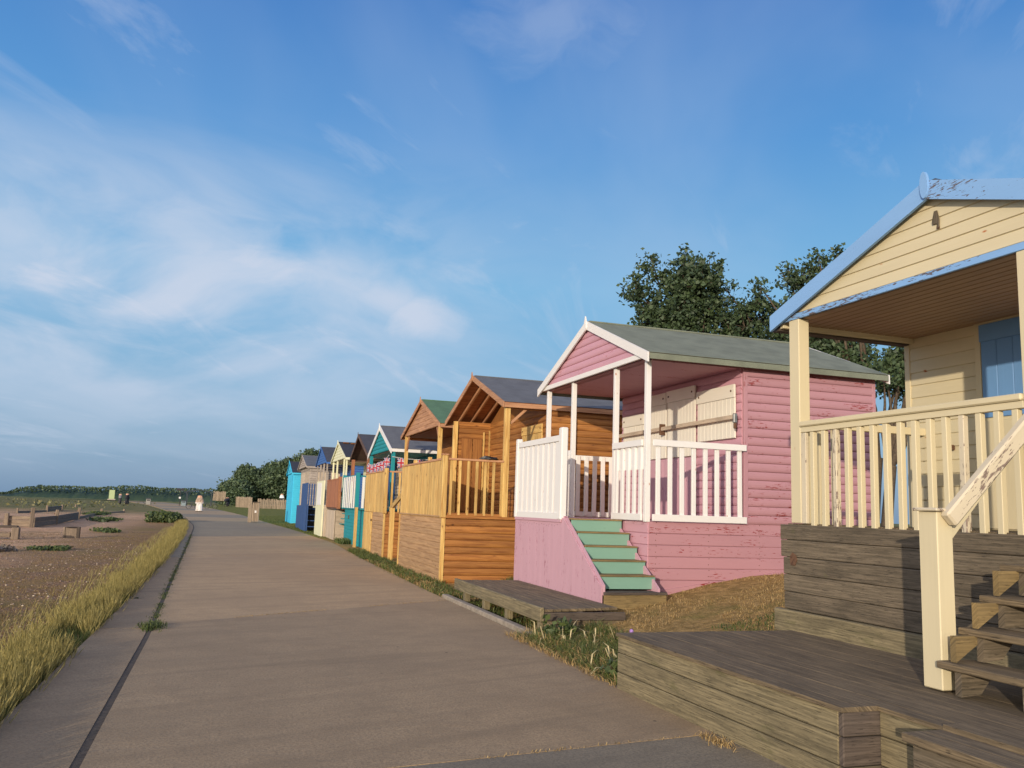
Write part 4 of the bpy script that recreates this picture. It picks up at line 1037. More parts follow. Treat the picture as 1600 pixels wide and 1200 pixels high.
# ================================================================== vegetation
def blades(n, px, py, pz, hmin, hmax, w, lean, tone0=0., tone1=1., head=False, dirb=None):
    """curved grass blades: 2 quads + tip as triangles"""
    a = rng.uniform(0, 2*np.pi, n); h = rng.uniform(hmin, hmax, n); ln = rng.uniform(.1, 1, n)*lean*h
    if dirb is not None: a2 = rng.normal(dirb, .6, n)
    else: a2 = rng.uniform(0, 2*np.pi, n)
    dx, dy = np.cos(a2)*ln, np.sin(a2)*ln; wx, wy = np.cos(a)*w/2, np.sin(a)*w/2
    b0 = np.stack([px, py, pz], 1)
    W = np.stack([wx, wy, np.zeros(n)], 1)
    m1 = b0+np.stack([dx*.3, dy*.3, h*.55], 1); tp = b0+np.stack([dx, dy, h*(1-.25*lean)], 1)
    vs = np.stack([b0-W, b0+W, m1+W*.8, m1-W*.8, tp], 1)
    k = np.arange(n)[:, None]*5
    fs = np.concatenate([k+[0, 1, 2], k+[0, 2, 3], k+[3, 2, 4]], 0)
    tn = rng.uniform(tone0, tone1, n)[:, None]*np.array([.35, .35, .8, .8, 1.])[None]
    vs = vs.reshape(-1, 3); tn = tn.reshape(-1)
    if head:
        sel = rng.random(n) < .55; q = tp[sel]; m_ = len(q); hw = w*1.5
        up = np.stack([dx, dy, h], 1)[sel]; up /= np.linalg.norm(up, axis=1)[:, None]
        side = np.stack([np.cos(a[sel]), np.sin(a[sel]), np.zeros(m_)], 1)*hw/2
        side2 = np.cross(side, up)
        L_ = .075
        v2 = np.stack([q-up*.02, q+up*L_*.4+side, q+up*L_*.4-side, q+up*L_*1.5, q+up*L_*.4+side2, q+up*L_*.4-side2], 1).reshape(-1, 3)
        k2 = np.arange(m_)[:, None]*6+len(vs)
        f2 = np.concatenate([k2+[0, 1, 3], k2+[0, 3, 2], k2+[0, 4, 3], k2+[0, 3, 5]], 0)
        vs = np.concatenate([vs, v2]); fs = np.concatenate([fs, f2]); tn = np.concatenate([tn, np.repeat(rng.uniform(.7, 1., m_), 6)])
    return vs, fs, tn
def veg(name, parts, mat, label, cat, group=None, kind='stuff'):
    V, Fc, T_ = [], [], []; o_ = 0
    for vs, fs, tn in parts: V.append(vs); Fc.append(fs+o_); T_.append(tn); o_ += len(vs)
    o = mk(name, bulk(name, np.concatenate(V), np.concatenate(Fc), mat, attr=np.concatenate(T_)), None, (0, 0, 0))
    return prop(o, label, cat, group, kind)
# barley verge on the left of the path
pt = []
n = 62000
yy = 2.6+rng.random(n)**1.7*55
wid = .38*(.65+.7*vnoise(yy, yy*0, 1.3, 4))*np.where(yy > 30, 1.15, 1.)
off = rng.random(n)**1.25*wid
xx = itp(LE, yy)-.02-off+.03*rng.normal(size=n)
keep = vnoise(xx*3, yy, .5, 8) > .22
xx, yy = xx[keep], yy[keep]
hs_ = .22+.12*vnoise(xx, yy, .8, 6)
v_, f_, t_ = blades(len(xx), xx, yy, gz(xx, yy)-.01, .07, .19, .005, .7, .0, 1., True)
pt.append((v_, f_, t_))
n = 5000; yy = 3+rng.random(n)**1.5*40; xx = itp(LE, yy)-.4-rng.random(n)**2.5*.6
pt.append(blades(n, xx, yy, gz(xx, yy)-.01, .06, .18, .005, .7, .3, 1., True, R(20)))
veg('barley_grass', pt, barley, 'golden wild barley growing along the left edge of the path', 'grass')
n = 16000; yy = 2.8+rng.random(n)**1.6*50; xx = itp(LE, yy)-.02-rng.random(n)**1.4*.45
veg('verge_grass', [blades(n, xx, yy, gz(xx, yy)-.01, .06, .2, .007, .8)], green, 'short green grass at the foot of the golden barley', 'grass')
# sparse dead turf over the beach side
n = 70000; yy = 4+rng.random(n)**1.4*34; xx = itp(LE, yy)-.5-rng.random(n)*np.clip(yy*.55, 3, 12)
keep = vnoise(xx, yy, .9, 12) > .42; xx, yy = xx[keep], yy[keep]
veg('dead_turf', [blades(len(xx), xx, yy, gz(xx, yy)-.005, .015, .06, .009, 1.2)], leafmat('turf_blade', S(98, 80, 46), S(170, 144, 92), .2), 'thin brown dead turf over the shingle beach', 'turf')
# pebbles
n = 15000; yy = 4+rng.random(n)**1.5*30; xx = itp(LE, yy)-.35-rng.random(n)*np.clip(yy*.5, 3, 10)
keep = vnoise(xx, yy, .9, 12) < .70; xx, yy = xx[keep], yy[keep]; n = len(xx)
octv = np.array([[1, 0, 0], [0, 1, 0], [-1, 0, 0], [0, -1, 0], [0, 0, .6], [0, 0, -.6]], float)
octf = np.array([[0, 1, 4], [1, 2, 4], [2, 3, 4], [3, 0, 4], [1, 0, 5], [2, 1, 5], [3, 2, 5], [0, 3, 5]])
sz = .006+.017*rng.random(n)**2; an = rng.uniform(0, 6.28, n); st_ = rng.uniform(.6, 1.5, n)
px_o = octv[None]*sz[:, None, None]; X_ = px_o[..., 0]*st_[:, None]; Y_ = px_o[..., 1]; Z_ = px_o[..., 2]
vx = X_*np.cos(an)[:, None]-Y_*np.sin(an)[:, None]+xx[:, None]; vy = X_*np.sin(an)[:, None]+Y_*np.cos(an)[:, None]+yy[:, None]
vz = Z_+(gz(xx, yy)+sz*.25)[:, None]
vs = np.stack([vx, vy, vz], -1).reshape(-1, 3); fs = (octf[None]+np.arange(n)[:, None, None]*6).reshape(-1, 3)
peb = leafmat('pebble', S(120, 92, 72), S(214, 194, 168), 0.)
o = mk('pebbles', bulk('pebbles', vs, fs, peb, True, np.repeat(rng.random(n)**3.5, 6)), None, (0, 0, 0)); prop(o, 'loose flint pebbles scattered over the shingle beach', 'pebbles', None, 'stuff')
# weeds in the joint between the two lanes
n = 5200; yy = 9.8+rng.random(n)**1.2*26; keep = vnoise(yy*2, yy*0, .5, 3) > .38; yy = yy[keep]; n = len(yy)
xx = itp(CK, yy)+rng.normal(0, .035, n)
w1 = blades(n, xx, yy, np.full(n, -.02), .015, .07, .007, 1.4)
n = 420; w2 = blades(n, -.63+rng.normal(0, .055, n), 10.35+rng.normal(0, .14, n), np.full(n, -.01), .03, .12, .008, 1.5)
n = 60; w3 = blades(n, -.63+rng.normal(0, .02, n), rng.uniform(3., 9., n), np.full(n, -.03), .02, .045, .006, 1.2)
veg('joint_weeds', [w1, w2, w3], green, 'small weeds growing in the long joint of the path', 'weeds')
ys_ = np.arange(-20, 235, 1.); n_ = len(ys_); k_ = np.arange(n_-1)
vs = np.concatenate([np.stack([itp(LE, ys_)+.05, ys_, np.full(n_, -.0065)], 1), np.stack([itp(RE, ys_)-.05, ys_, np.full(n_, -.0065)], 1)])
mk('joint_filler', bulk('joint_filler', vs, np.stack([k_, k_+n_, k_+n_+1, k_+1], 1), plain('joint_dirt', S(92, 80, 66), 1., 0, 40., .5)), pth, (0, 0, 0))
# weeds and grasses at the right edge
def patch(n, fx, fy, hm, hM, w=.008, lean=.8, zoff=-.01):
    return blades(n, fx, fy, gz(fx, fy)+zoff, hm, hM, w, lean)
def unif(n, x0, x1, y0, y1): return rng.uniform(x0, x1, n), rng.uniform(y0, y1, n)
pg, pd = [], []
n = 9500; yy = rng.uniform(6.65, 9.3, n); xx = 3.18+rng.random(n)**1.2*(.95)
pg.append(patch(n, xx, yy, .05, .24, .009, .9))
n = 5000; yy = rng.uniform(6.6, 9.5, n); xx = 3.12+rng.random(n)**1.4*1.0
pd.append(patch(n, xx, yy, .04, .24, .009, 1.3))
n = 7500; yy = 13.3+rng.random(n)*13.; xx = itp(RE, yy)-.05+rng.random(n)**1.2*(.45+.25*vnoise(yy, yy*0, 1., 2))
kk = vnoise(xx, yy, .5, 17) > .3; pg.append(patch(kk.sum(), xx[kk], yy[kk], .04, .16, .011, 1.))
n = 2500; yy = 13.3+rng.random(n)*8.; xx = itp(RE, yy)-.08+rng.random(n)**1.4*.5
pd.append(patch(n, xx, yy, .03, .12, .009, 1.2))
xx, yy = unif(16000, 4.4, 9.5, 6.7, 10.4); kk = vnoise(xx, yy, .5, 21) > .35; pd.append(patch(kk.sum(), xx[kk], yy[kk], .015, .07, .008, 1.3))
xx, yy = unif(5000, 4.6, 8.5, 6.75, 8.2); kk = vnoise(xx, yy, .4, 22) > .5; pg.append(patch(kk.sum(), xx[kk], yy[kk], .03, .09, .008, 1.))
xx, yy = unif(1500, 5., 6.4, 14.6, 15.6); pg.append(patch(1500, xx, yy, .04, .14, .01, 1.))
xx, yy = unif(30000, 2., 14., 35., 80.); kk = xx > itp(RE, yy)+.02; pg.append(patch(kk.sum(), xx[kk], yy[kk], .03, .09, .03, .9))
xx, yy = unif(900, 3.9, 4.8, 30.2, 32.); pg.append(patch(900, xx, yy, .05, .3, .03, 1.1))
n = 130; jx = rng.uniform(1.0, 3.1, n)**1.; kk = vnoise(jx*2, jx*0, .4, 31) > .35; jx = jx[kk]
pd.append(blades(len(jx), jx, 4.62+(jx+.62)*.14+rng.normal(0, .012, len(jx)), np.full(len(jx), -.004), .008, .035, .006, 1.4))
n = 700; jx = rng.uniform(-.6, 3.2, n); kk = vnoise(jx*2, jx*0, .3, 33) > .45; jx = jx[kk]
pd.append(blades(len(jx), jx, 10.6+(jx+.62)*.62+rng.normal(0, .012, len(jx)), np.full(len(jx), -.004), .008, .03, .006, 1.4))
n = 500; pd.append(patch(n, 3.06+rng.normal(0, .03, n), rng.uniform(4.4, 6.4, n), .01, .06, .007, 1.3, .02))
n = 260; pd.append(patch(n, 3.04+rng.normal(0, .035, n), 4.95+rng.normal(0, .09, n), .02, .09, .006, 1.2, .05))
xx, yy = unif(1600, 3.5, 4.4, 9.5, 13.); pg.append((lambda: blades(1600, xx, yy, np.full(1600, -.02), .05, .13, .01, 1.))())
veg('green_grass', pg, green, 'green grass and weeds along the foot of the huts', 'grass')
veg('dry_grass', pd, dry, 'dry straw-coloured grass between the platforms and huts', 'grass')
# broad-leaved clumps: leaves as bent quads
def leaves(n, cx, cy, cz, rx, ry, rz_, size, tone=(0, 1), shell=.45):
    d = rng.normal(size=(n, 3)); d /= np.linalg.norm(d, axis=1)[:, None]; r = (rng.random(n)*(1-shell)+shell)[:, None]
    p = np.array([cx, cy, cz])+d*r*np.array([rx, ry, rz_])
    return leafquads(p, size, tone)
def leafquads(p, size, tone=(0, 1)):
    n = len(p); a = rng.normal(size=(n, 3)); a /= np.linalg.norm(a, axis=1)[:, None]
    b = rng.normal(size=(n, 3)); b -= (b*a).sum(1)[:, None]*a; b /= np.linalg.norm(b, axis=1)[:, None]
    s = size*rng.uniform(.45, 1.4, n)[:, None]
    vs = np.stack([p-a*s*.6, p+b*s*.38, p+a*s*.6, p-b*s*.38], 1).reshape(-1, 3)
    k = np.arange(n)[:, None]*4; fs = np.concatenate([k+[0, 1, 2], k+[0, 2, 3]], 0)
    return vs, fs, np.repeat(rng.uniform(tone[0], tone[1], n), 4)
def shrub(label, cx, cy, rx, ry, h, size, n, mat=leafS, group='low shrubs on the shingle', blobs=7):
    r = root('shrub', (cx, cy, float(gz(cx, cy))), label, 'shrub', group)
    parts = []; z0 = float(gz(cx, cy))
    for i in range(blobs):
        a = random.uniform(0, 6.28); q = random.random()**.5*.7
        parts.append(leaves(n//blobs, cx+rx*q*math.cos(a), cy+ry*q*math.sin(a), z0+h*.4, rx*.45, ry*.45, h*random.uniform(.4, .65), size, (0, 1), .3))
    V, Fc, T_ = [], [], []; o_ = 0
    for vs, fs, tn in parts: V.append(vs); Fc.append(fs+o_); T_.append(tn); o_ += len(vs)
    vs = np.concatenate(V)-np.array([cx, cy, z0])
    mk('foliage', bulk('foliage', vs, np.concatenate(Fc), mat, attr=np.concatenate(T_)), r, (cx, cy, z0))
    stem = [beam('stem', r, (cx+random.uniform(-.1, .1), cy+random.uniform(-.1, .1), z0-.05), (cx+random.uniform(-rx, rx)*.4, cy+random.uniform(-ry, ry)*.4, z0+h*.5), .02, .02, bark) for _ in range(3)]
    return r
shrub('tallest dark green shrub overhanging the path edge at the far end of the barley', -3.2, 55., 1.1, 2.8, .7, .16, 2200)
shrub('low mat of green shrub on the shingle left of the tall shrub', -6.5, 55., 1.1, 2.6, .22, .14, 700)
shrub('low dull green shrub on the shingle beyond the short timber box', -4.5, 38.9, .8, 1.6, .16, .12, 600)
shrub('low green patch of shrub nearest the camera on the shingle', -4.3, 26.3, .6, .9, .12, .08, 500)
shrub('greyish sea kale clump beside the nearest green shrub', -5.3, 25.2, .6, 1.0, .14, .09, 380, leafmat('kale', S(84, 78, 74), S(128, 118, 108), .1))
shrub('small shrub beyond the groyne posts on the shingle', -8.6, 70., 1.2, 3., .3, .16, 500)
shrub('leafy weed spilling from the left verge onto the path', -1.06, 13.4, .20, .28, .07, .05, 220, leafmat('dark_weed', S(34, 48, 28), S(64, 78, 44), .1))
shrub('leafy weed between the low boardwalk and the large platform', 3.55, 9.0, .22, .3, .30, .07, 260, leafS, 'weeds by the boardwalk')
shrub('leafy weed against the end of the large platform', 3.5, 7.0, .3, .3, .22, .06, 300, leafS, 'weeds by the boardwalk')
fl = root('wild_flower', (3.55, 7.15, .1), 'single small purple flower in the weeds by the large platform', 'flower')
beam('stem', fl, (3.55, 7.15, .05), (3.5, 7.1, .36), .006, .006, plain('stem_green', S(90, 110, 50)))
me = bpy.data.meshes.new('petals'); bm = bmesh.new(); bmesh.ops.create_icosphere(bm, subdivisions=1, radius=.02); bm.to_mesh(me); bm.free(); autouv(me); me.materials.append(plain('petal', S(170, 130, 200)))
mk('petals', me, fl, (3.5, 7.1, .37))
# straw stalks lying in the weeds
pdv = []
for i in range(46):
    cx, cy = random.choice([(3.45, 8.85), (3.5, 7.2), (3.4, 7.0), (3.75, 8.5)]); cx += random.gauss(0, .12); cy += random.gauss(0, .2)
    a = random.uniform(0, 6.28); l_ = random.uniform(.12, .32)
    pdv.append((cx, cy, a, l_))
A_ = np.array(pdv); q = blades(len(A_), A_[:, 0], A_[:, 1], gz(A_[:, 0], A_[:, 1])+.03, .18, .34, .016, 1.5, .7, 1.)
veg('straw_stalks', [q], leafmat('straw', S(196, 176, 122), S(230, 214, 170), .3), 'bleached straw stalks lying over the weeds by the path', 'straw')

# ------------------------------------------------------------------ trees
def limb(V, Fc, p0, p1, r0, r1, seg=3, sides=6, bend=.12):
    p0, p1 = np.array(p0, float), np.array(p1, float); d = p1-p0; L_ = np.linalg.norm(d)
    off = rng.normal(size=3)*bend*L_; base = len(V)
    for i in range(seg+1):
        f_ = i/seg; c = p0+d*f_+off*4*f_*(1-f_)*.5; r = r0+(r1-r0)*f_
        t = d/L_; a = np.cross(t, [0.3, .2, 1.]); a /= np.linalg.norm(a); b = np.cross(t, a)
        for k in range(sides):
            an = 2*math.pi*k/sides; V.append(c+(a*math.cos(an)+b*math.sin(an))*r)
    for i in range(seg):
        for k in range(sides):
            q = base+i*sides; Fc.append([q+k, q+(k+1) % sides, q+sides+(k+1) % sides, q+sides+k])
def tree(label, base, clumps, r_tr, leaf, nleaf, mat, cat='tree', group='trees behind the huts', fork=.35, tuft=.16):
    bx_, by_ = base; z0 = float(gz(bx_, by_)); r = root('tree', (bx_, by_, z0), label, cat, group)
    V, Fc = [], []; zc = np.mean([c[2] for c in clumps]); zmin = min(c[2]-c[4] for c in clumps)
    hub = np.array([bx_+np.random.default_rng(3).normal()*.2, by_, z0+(zmin-z0)*.55])
    limb(V, Fc, (bx_, by_, z0-.3), hub, r_tr, r_tr*.75, 4, 8, .04)
    pts, tn = [], []
    tot = sum(c[3]**2*c[4] for c in clumps)
    for (cx, cy, cz, rr_, rz_) in clumps:
        mid_ = hub+(np.array([cx, cy, cz])-hub)*.55+rng.normal(size=3)*.2
        limb(V, Fc, hub, mid_, r_tr*.5, r_tr*.28, 3, 6, .08); limb(V, Fc, mid_, (cx, cy, cz+rz_*.5), r_tr*.28, r_tr*.08, 3, 5, .08)
        nt_ = max(6, int(46*rr_*rz_*tuft/.16))
        for k in range(nt_):
            d = rng.normal(size=3); d /= np.linalg.norm(d); q = np.array([cx, cy, cz])+d*np.array([rr_, rr_, rz_])*rng.uniform(.55, 1.05)
            if k % 3 == 0: limb(V, Fc, (cx+d[0]*.1, cy+d[1]*.1, cz-rz_*.3), q, r_tr*.09, r_tr*.03, 2, 4, .1)
            m_ = max(8, int(nleaf*(rr_**2*rz_/tot)/nt_)); s_ = rng.uniform(.5, 1.2)*tuft*2.2
            pts.append(q+rng.normal(size=(m_, 3))*s_*np.array([.5, .5, .42])); tn.append(np.full(m_, rng.uniform(0, .7)))
    pts = np.concatenate(pts); tn = np.concatenate(tn)
    vs, fs, _ = leafquads(pts, leaf); tone = np.clip(np.repeat(tn+rng.uniform(0, .3, len(tn)), 4), 0, 1)
    o_ = np.array([bx_, by_, z0])
    mk('crown', bulk('crown', vs-o_, fs, mat, attr=tone), r, o_)
    me = mesh('trunk', [v-o_ for v in V], Fc, bark, 2, True)
    mk('trunk', me, r, o_)
    return r
def crown(c, R_, RZ, n, rr_, seed, zc0=None):
    g = np.random.default_rng(seed); out = []
    for i in range(n):
        d = g.normal(size=3); d /= np.linalg.norm(d); q = g.random()**.5*.8
        out.append((c[0]+d[0]*R_*q, c[1]+d[1]*R_*q, c[2]+d[2]*RZ*q, rr_*g.uniform(.6, 1.2), rr_*g.uniform(.6, 1.15)))
    return out
c1 = crown((19.7, 34.8, 10.4), 2.0, 2.9, 21, .8, 5) + [(17.3, 36.1, 9.6, .6, .5), (17.9, 35.8, 9.2, .7, .7), (18.4, 35.6, 11.3, .8, .8), (18.1, 35.7, 10.2, .8, .9), (19.2, 35.1, 12.2, .7, .7), (20.6, 34.2, 11.9, .7, .8), (18.2, 35.4, 12.9, .55, .7), (19.7, 34.8, 13.0, .6, .7), (20.6, 34.2, 12.7, .55, .8), (17.6, 35.9, 11.9, .6, .7)]
tree('tall dark poplar behind the pink hut with an open feathery crown', (19.6, 35.2), c1, .28, .16, 20000, leafP)
c2 = crown((22.0, 33.2, 9.0), 2.2, 2.6, 24, 1.0, 9)
tree('lower rounded tree filling the gap between the two poplars', (22.2, 33.4), c2, .22, .15, 14000, leafP)
c3 = crown((23.6, 30.0, 9.0), 2.3, 3.4, 26, .8, 13) + [(22.9, 30.5, 11.6, .7, .8), (24.0, 29.6, 12.2, .6, .7), (24.6, 29.2, 11.2, .8, .8), (23.2, 30.2, 10.6, .8, .8)] + [(22.5, 30.9, 11.8, .5, .6), (23.4, 30., 12.2, .5, .6), (21.4, 31.4, 11.0, .6, .7), (22.1, 31., 9.4, .7, .8), (21.2, 33.8, 11.4, .7, .7), (20.4, 34.4, 10.4, .8, .9)]
tree('tall poplar seen behind the blue eave of the yellow hut', (24.4, 28.4), c3, .26, .15, 19000, leafP)
c4 = crown((26.8, 27.6, 8.2), 2.2, 2.2, 14, .9, 17)
tree('forked tree with bare lower trunks between the pink and yellow huts', (24.0, 27.2), c4+[(24.9, 28., 7.2, .8, .8), (24.1, 27.2, 6.9, .6, .5)], .24, .15, 15000, leafP)
# far evergreens
far = [(2.5, 205, 2.4, 4.6, 2.6, 'lowest evergreen at the left end of the dark tree belt'),
       (6.6, 212, 5.0, 5.6, 5.0, 'second evergreen from the left in the dark tree belt, with ragged top'),
       (12.5, 210, 6.4, 7.5, 6.3, 'broad dark evergreen in the middle of the tree belt'),
       (19.5, 207, 6.8, 7.5, 6.8, 'tall evergreen behind the cyan hut in the tree belt'),
       (27.5, 205, 7.0, 7.5, 7.0, 'tall evergreen behind the grey and blue huts'),
       (36, 203, 7.0, 7.5, 7.4, 'evergreen behind the cream and umber huts, right end of the tree belt')]
for i, (x_, y_, zc, R_, RZ, lb) in enumerate(far):
    cl_ = crown((x_, y_, zc), R_*.75, RZ*.8, 20, 2.1, 40+i)
    tree(lb, (x_, y_), cl_, .5, .5, 12000, leafF, group='dark evergreens in the far tree belt', tuft=.5)
for i, (x_, y_, h_, lb) in enumerate([(40., 118., 9.3, 'distant treetop just showing above the teal hut roof'), (33., 128., 9.4, 'distant treetop just showing above the umber hut roof'), (29., 142., 9.6, 'distant treetop just showing above the cream hut roof')]):
    tree(lb, (x_, y_), crown((x_, y_, h_-2), 2.6, 1.7, 9, 1.2, 60+i), .25, .34, 2600, leafF, group='treetops beyond the hut roofs', tuft=.3)
# distant wood along the horizon
pp = []
def ridge(x0, x1, y0, y1, hf, leaf, n, tone=(.0, .8)):
    gx_ = np.arange(x0, x1, leaf*1.6); gy_ = np.linspace(y0, y1, 7); A_, B_ = np.meshgrid(gx_, gy_); pr = np.sin(np.linspace(0, np.pi, 7))**.5
    Z_ = hf(A_)*pr[:, None]*.86-.6+leaf*.5*(vnoise(A_, B_, leaf*2.2, 3)-.5); W = len(gx_)
    v = np.stack([A_.ravel(), B_.ravel(), Z_.ravel()], 1); k = (np.arange(6)[:, None]*W+np.arange(W-1)[None]).ravel()[:, None]
    pp.append((v, np.concatenate([k+[0, 1, W+1], k+[0, W+1, W]]), rng.random(len(v))*.4))
    xs = rng.uniform(x0, x1, n); f_ = rng.random(n)**1.5
    zz = hf(xs)*(.35+.65*rng.random(n)**.5)
    pp.append(leafquads(np.stack([xs, y0+(y1-y0)*f_*.5, zz], 1), leaf, tone))
hA = lambda x: -.6+(2.0+3.2*vnoise(x, x*0, 34, 2))*sstep(-95, -82, x)+1.2*vnoise(x, x*0, 9, 6)+.8*vnoise(x, x*0, 3.1, 7)+1.*sstep(-30, 0, x)
ridge(-330, 60, 430, 470, hA, .8, 16000)
hB = lambda x: -1.8+2.5*vnoise(x, x*0, 60, 4)+1.*vnoise(x, x*0, 12, 5)
ridge(-900, 400, 900, 960, hB, 1.6, 9000)
veg('distant_wood', pp, leafF, 'dark line of distant woodland along the horizon', 'wood')
# scrub on the dunes
n = 1500; xx = rng.uniform(-75, -12, n); yy = rng.uniform(95, 190, n); kk = vnoise(xx, yy, 7., 5) > .5; xx, yy = xx[kk], yy[kk]
veg('dune_scrub', [leafquads(np.stack([xx+rng.normal(0, .5, len(xx)), yy, gz(xx, yy)+rng.random(len(xx))*.3], 1), .35)], leafmat('scrub', S(84, 90, 54), S(130, 122, 78), .1), 'low scrub over the grassy bank beyond the shingle', 'scrub')

# ================================================================== groyne posts on the shingle
G_P = 'old timber groyne posts standing on the shingle'
def gpost(x, y, h, w, label, tilt=(0, 0), plate=True):
    z0 = float(gz(x, y)); r = root('groyne_post', (x, y, z0), label, 'post', G_P)
    w *= .68
    box('shaft', r, (x-w/2, x+w/2), (y-w/2, y+w/2), (z0-.3, z0+h), groyw, .02, (tilt[0], tilt[1], random.uniform(-.3, .3)))
    if plate: box('iron_bolt', r, (x-w/2-.03, x-w/2+.02), (y-.03, y+.03), (z0+h*.7, z0+h*.7+.05), iron)
for a in [(-8.65, 42.0, .58, .22, 'leftmost post of the near groyne row, cut off by little from the photo edge', (.05, -.04)),
          (-7.64, 41.6, .83, .22, 'tallest post of the groyne, standing upright at the end of the near plank', (0, .03)),
          (-7.5, 46.5, .70, .22, 'groyne post in the middle of the long plank run', (.02, .05)),
          (-8.1, 57.5, .68, .24, 'groyne post at the right end of the long plank run', (0, .06)),
          (-14., 70.9, .36, .2, 'short groyne post far left with a rusty top', (0, 0)),
          (-13.3, 77.9, .52, .22, 'left post of the far plank on the shingle', (0, 0)),
          (-13.9, 88.5, .5, .26, 'thick post at the right end of the far plank', (0, .05)),
          (-15.8, 109.4, .34, .24, 'farthest groyne post before the grassy bank', (0, 0)),
          (-9.0, 75.3, .42, .24, 'low stub of a groyne post right of the plank runs', (0, 0)),
          (-8.5, 86.7, .30, .24, 'lowest stub of a groyne post, nearest to the path', (0, 0))]:
    gpost(a[0], a[1], a[2], a[3], a[4], a[5])
G_B = 'groyne planks between the posts'
def gplank(p0, p1, z0, h, label, t=.08):
    a, b_ = Vector((p0[0], p0[1], 0)), Vector((p1[0], p1[1], 0)); g0 = float(gz(p0[0], p0[1])); c_ = (a+b_)/2
    r = root('groyne_plank', (c_.x, c_.y, g0), label, 'plank', G_B)
    n = max(1, round(h/.17)); hh_ = h/n
    for i in range(n):
        zz = g0+z0+(i+.5)*hh_; beam('plank', r, (a.x, a.y, zz), (b_.x, b_.y, zz+random.uniform(-.01, .01)), t, hh_-.012, groyw, .012)
gplank((-8.8, 42.2), (-7.7, 41.9), .0, .46, 'plank panel between the two nearest tall groyne posts')
gplank((-7.6, 41.9), (-7.5, 46.4), .0, .42, 'long plank panel running from the tallest groyne post to the middle post')
gplank((-7.55, 46.7), (-8.1, 57.3), .0, .42, 'plank panel running away from the middle post to the next one')
gplank((-8.1, 57.8), (-9.0, 75.2), -.15, .3, 'half buried plank running on toward the low stub')
gplank((-13.3, 78.2), (-13.9, 88.2), .0, .40, 'far plank panel between two far posts')
gplank((-14., 71.), (-13.3, 77.7), -.1, .25, 'half buried plank at the far left of the shingle')
gplank((-9.0, 75.5), (-8.5, 86.6), -.1, .2, 'buried plank between the two low stubs')
r = root('timber_bench', (-6.7, 31.5, -.1), 'broken low timber beam on a short thick post at the left edge', 'beam')
box('post', r, (-6.36, -6.14), (31.66, 31.88), (-.4, .27), groyw, .02)
beam('beam', r, (-9.2, 31.9, .30), (-6.2, 31.75, .285), .16, .08, greyd, .01)
beam('lower_beam', r, (-9.2, 31.9, .0), (-6.4, 31.8, .02), .1, .14, groyw, .01)
r = root('timber_box', (-4.88, 33.65, -.08), 'short timber box stub standing alone on the shingle', 'box')
box('front_plank', r, (-5.1, -4.72), (33.5, 33.56), (-.2, .22), groyw, .01)
box('side_post', r, (-4.72, -4.62), (33.48, 33.62), (-.2, .27), greyd, .01)
box('side_post', r, (-5.14, -5.08), (33.48, 33.62), (-.2, .25), groyw, .01)
box('rear_plank', r, (-5.1, -4.7), (33.75, 33.8), (-.2, .24), groyw, .01)
box('cap', r, (-5.12, -4.64), (33.5, 33.8), (.245, .265), greyd, .01)

# ================================================================== furniture and people far up the path
# timber litter bin
r = root('litter_bin', (1.9, 57.9, 0), 'weathered timber litter bin beside the path opposite the cyan hut', 'bin')
box('post', r, (1.56, 1.78), (57.7, 57.95), (-.1, 1.12), fencew, .01)
for i in range(4): box('slat', r, (1.80+i*.1, 1.89+i*.1), (57.72, 57.75), (.05, 1.24), fencew, .006)
for i in range(5): box('slat', r, (2.20, 2.23), (57.74+i*.11, 57.84+i*.11), (.05, 1.24), greyw, .006)
box('body', r, (1.80, 2.19), (57.76, 58.3), (.05, 1.2), greyd, .005)
box('lid', r, (1.76, 2.26), (57.68, 58.34), (1.242, 1.28), greyd, .01)
box('notice', r, (1.95, 2.06), (57.705, 57.717), (.60, .74), white)
def bin_(x, y, h, mat, label):
    z0 = 0.; r = root('litter_bin', (x, y, z0), label, 'bin', 'litter bins far along the path')
    box('body', r, (x-.38, x+.38), (y-.3, y+.3), (-.3, h*.8), mat, .04); box('lid', r, (x-.42, x+.42), (y-.34, y+.34), (h*.82, h), plain('binlid', S(70, 72, 76)), .05)
    box('opening', r, (x-.25, x+.25), (y-.31, y-.302), (h*.58, h*.72), blk)
bin_(-6.4, 160, .95, plain('bingrey', S(130, 145, 150)), 'grey-blue litter bin beside the dark signpost')
bin_(-12.4, 165, 1.1, plain('binpale', S(150, 146, 138)), 'pale litter bin on the left of the path beyond the shrub')
bin_(8.9, 118, .9, plain('binblue', S(46, 82, 140)), 'blue litter bin just left of the cyan hut')
# signpost
r = root('signpost', (-7.0, 158, 0), 'dark signpost with two boards at the left edge of the far path', 'sign')
box('pole', r, (-7.06, -6.94), (157.94, 158.06), (-.4, 2.9), blk)
box('sign_board', r, (-7.62, -6.98), (157.9, 157.93), (2.55, 2.95), blk); box('sign_board', r, (-6.9, -6.45), (157.9, 157.93), (2.5, 2.98), blk)
box('small_plate', r, (-7.15, -6.85), (157.88, 157.93), (1.2, 1.5), white)
# green-yellow banner
r = root('banner_sign', (-37, 335, 0), 'pale yellow-green upright banner sign on the grass at the far left', 'sign')
box('panel', r, (-38.2, -36.4), (335, 335.1), (.1, 3.2), plain('lime', S(176, 190, 140)), .01); box('foot', r, (-38.6, -36.), (335, 335.3), (-.3, .1), greyw, .01)
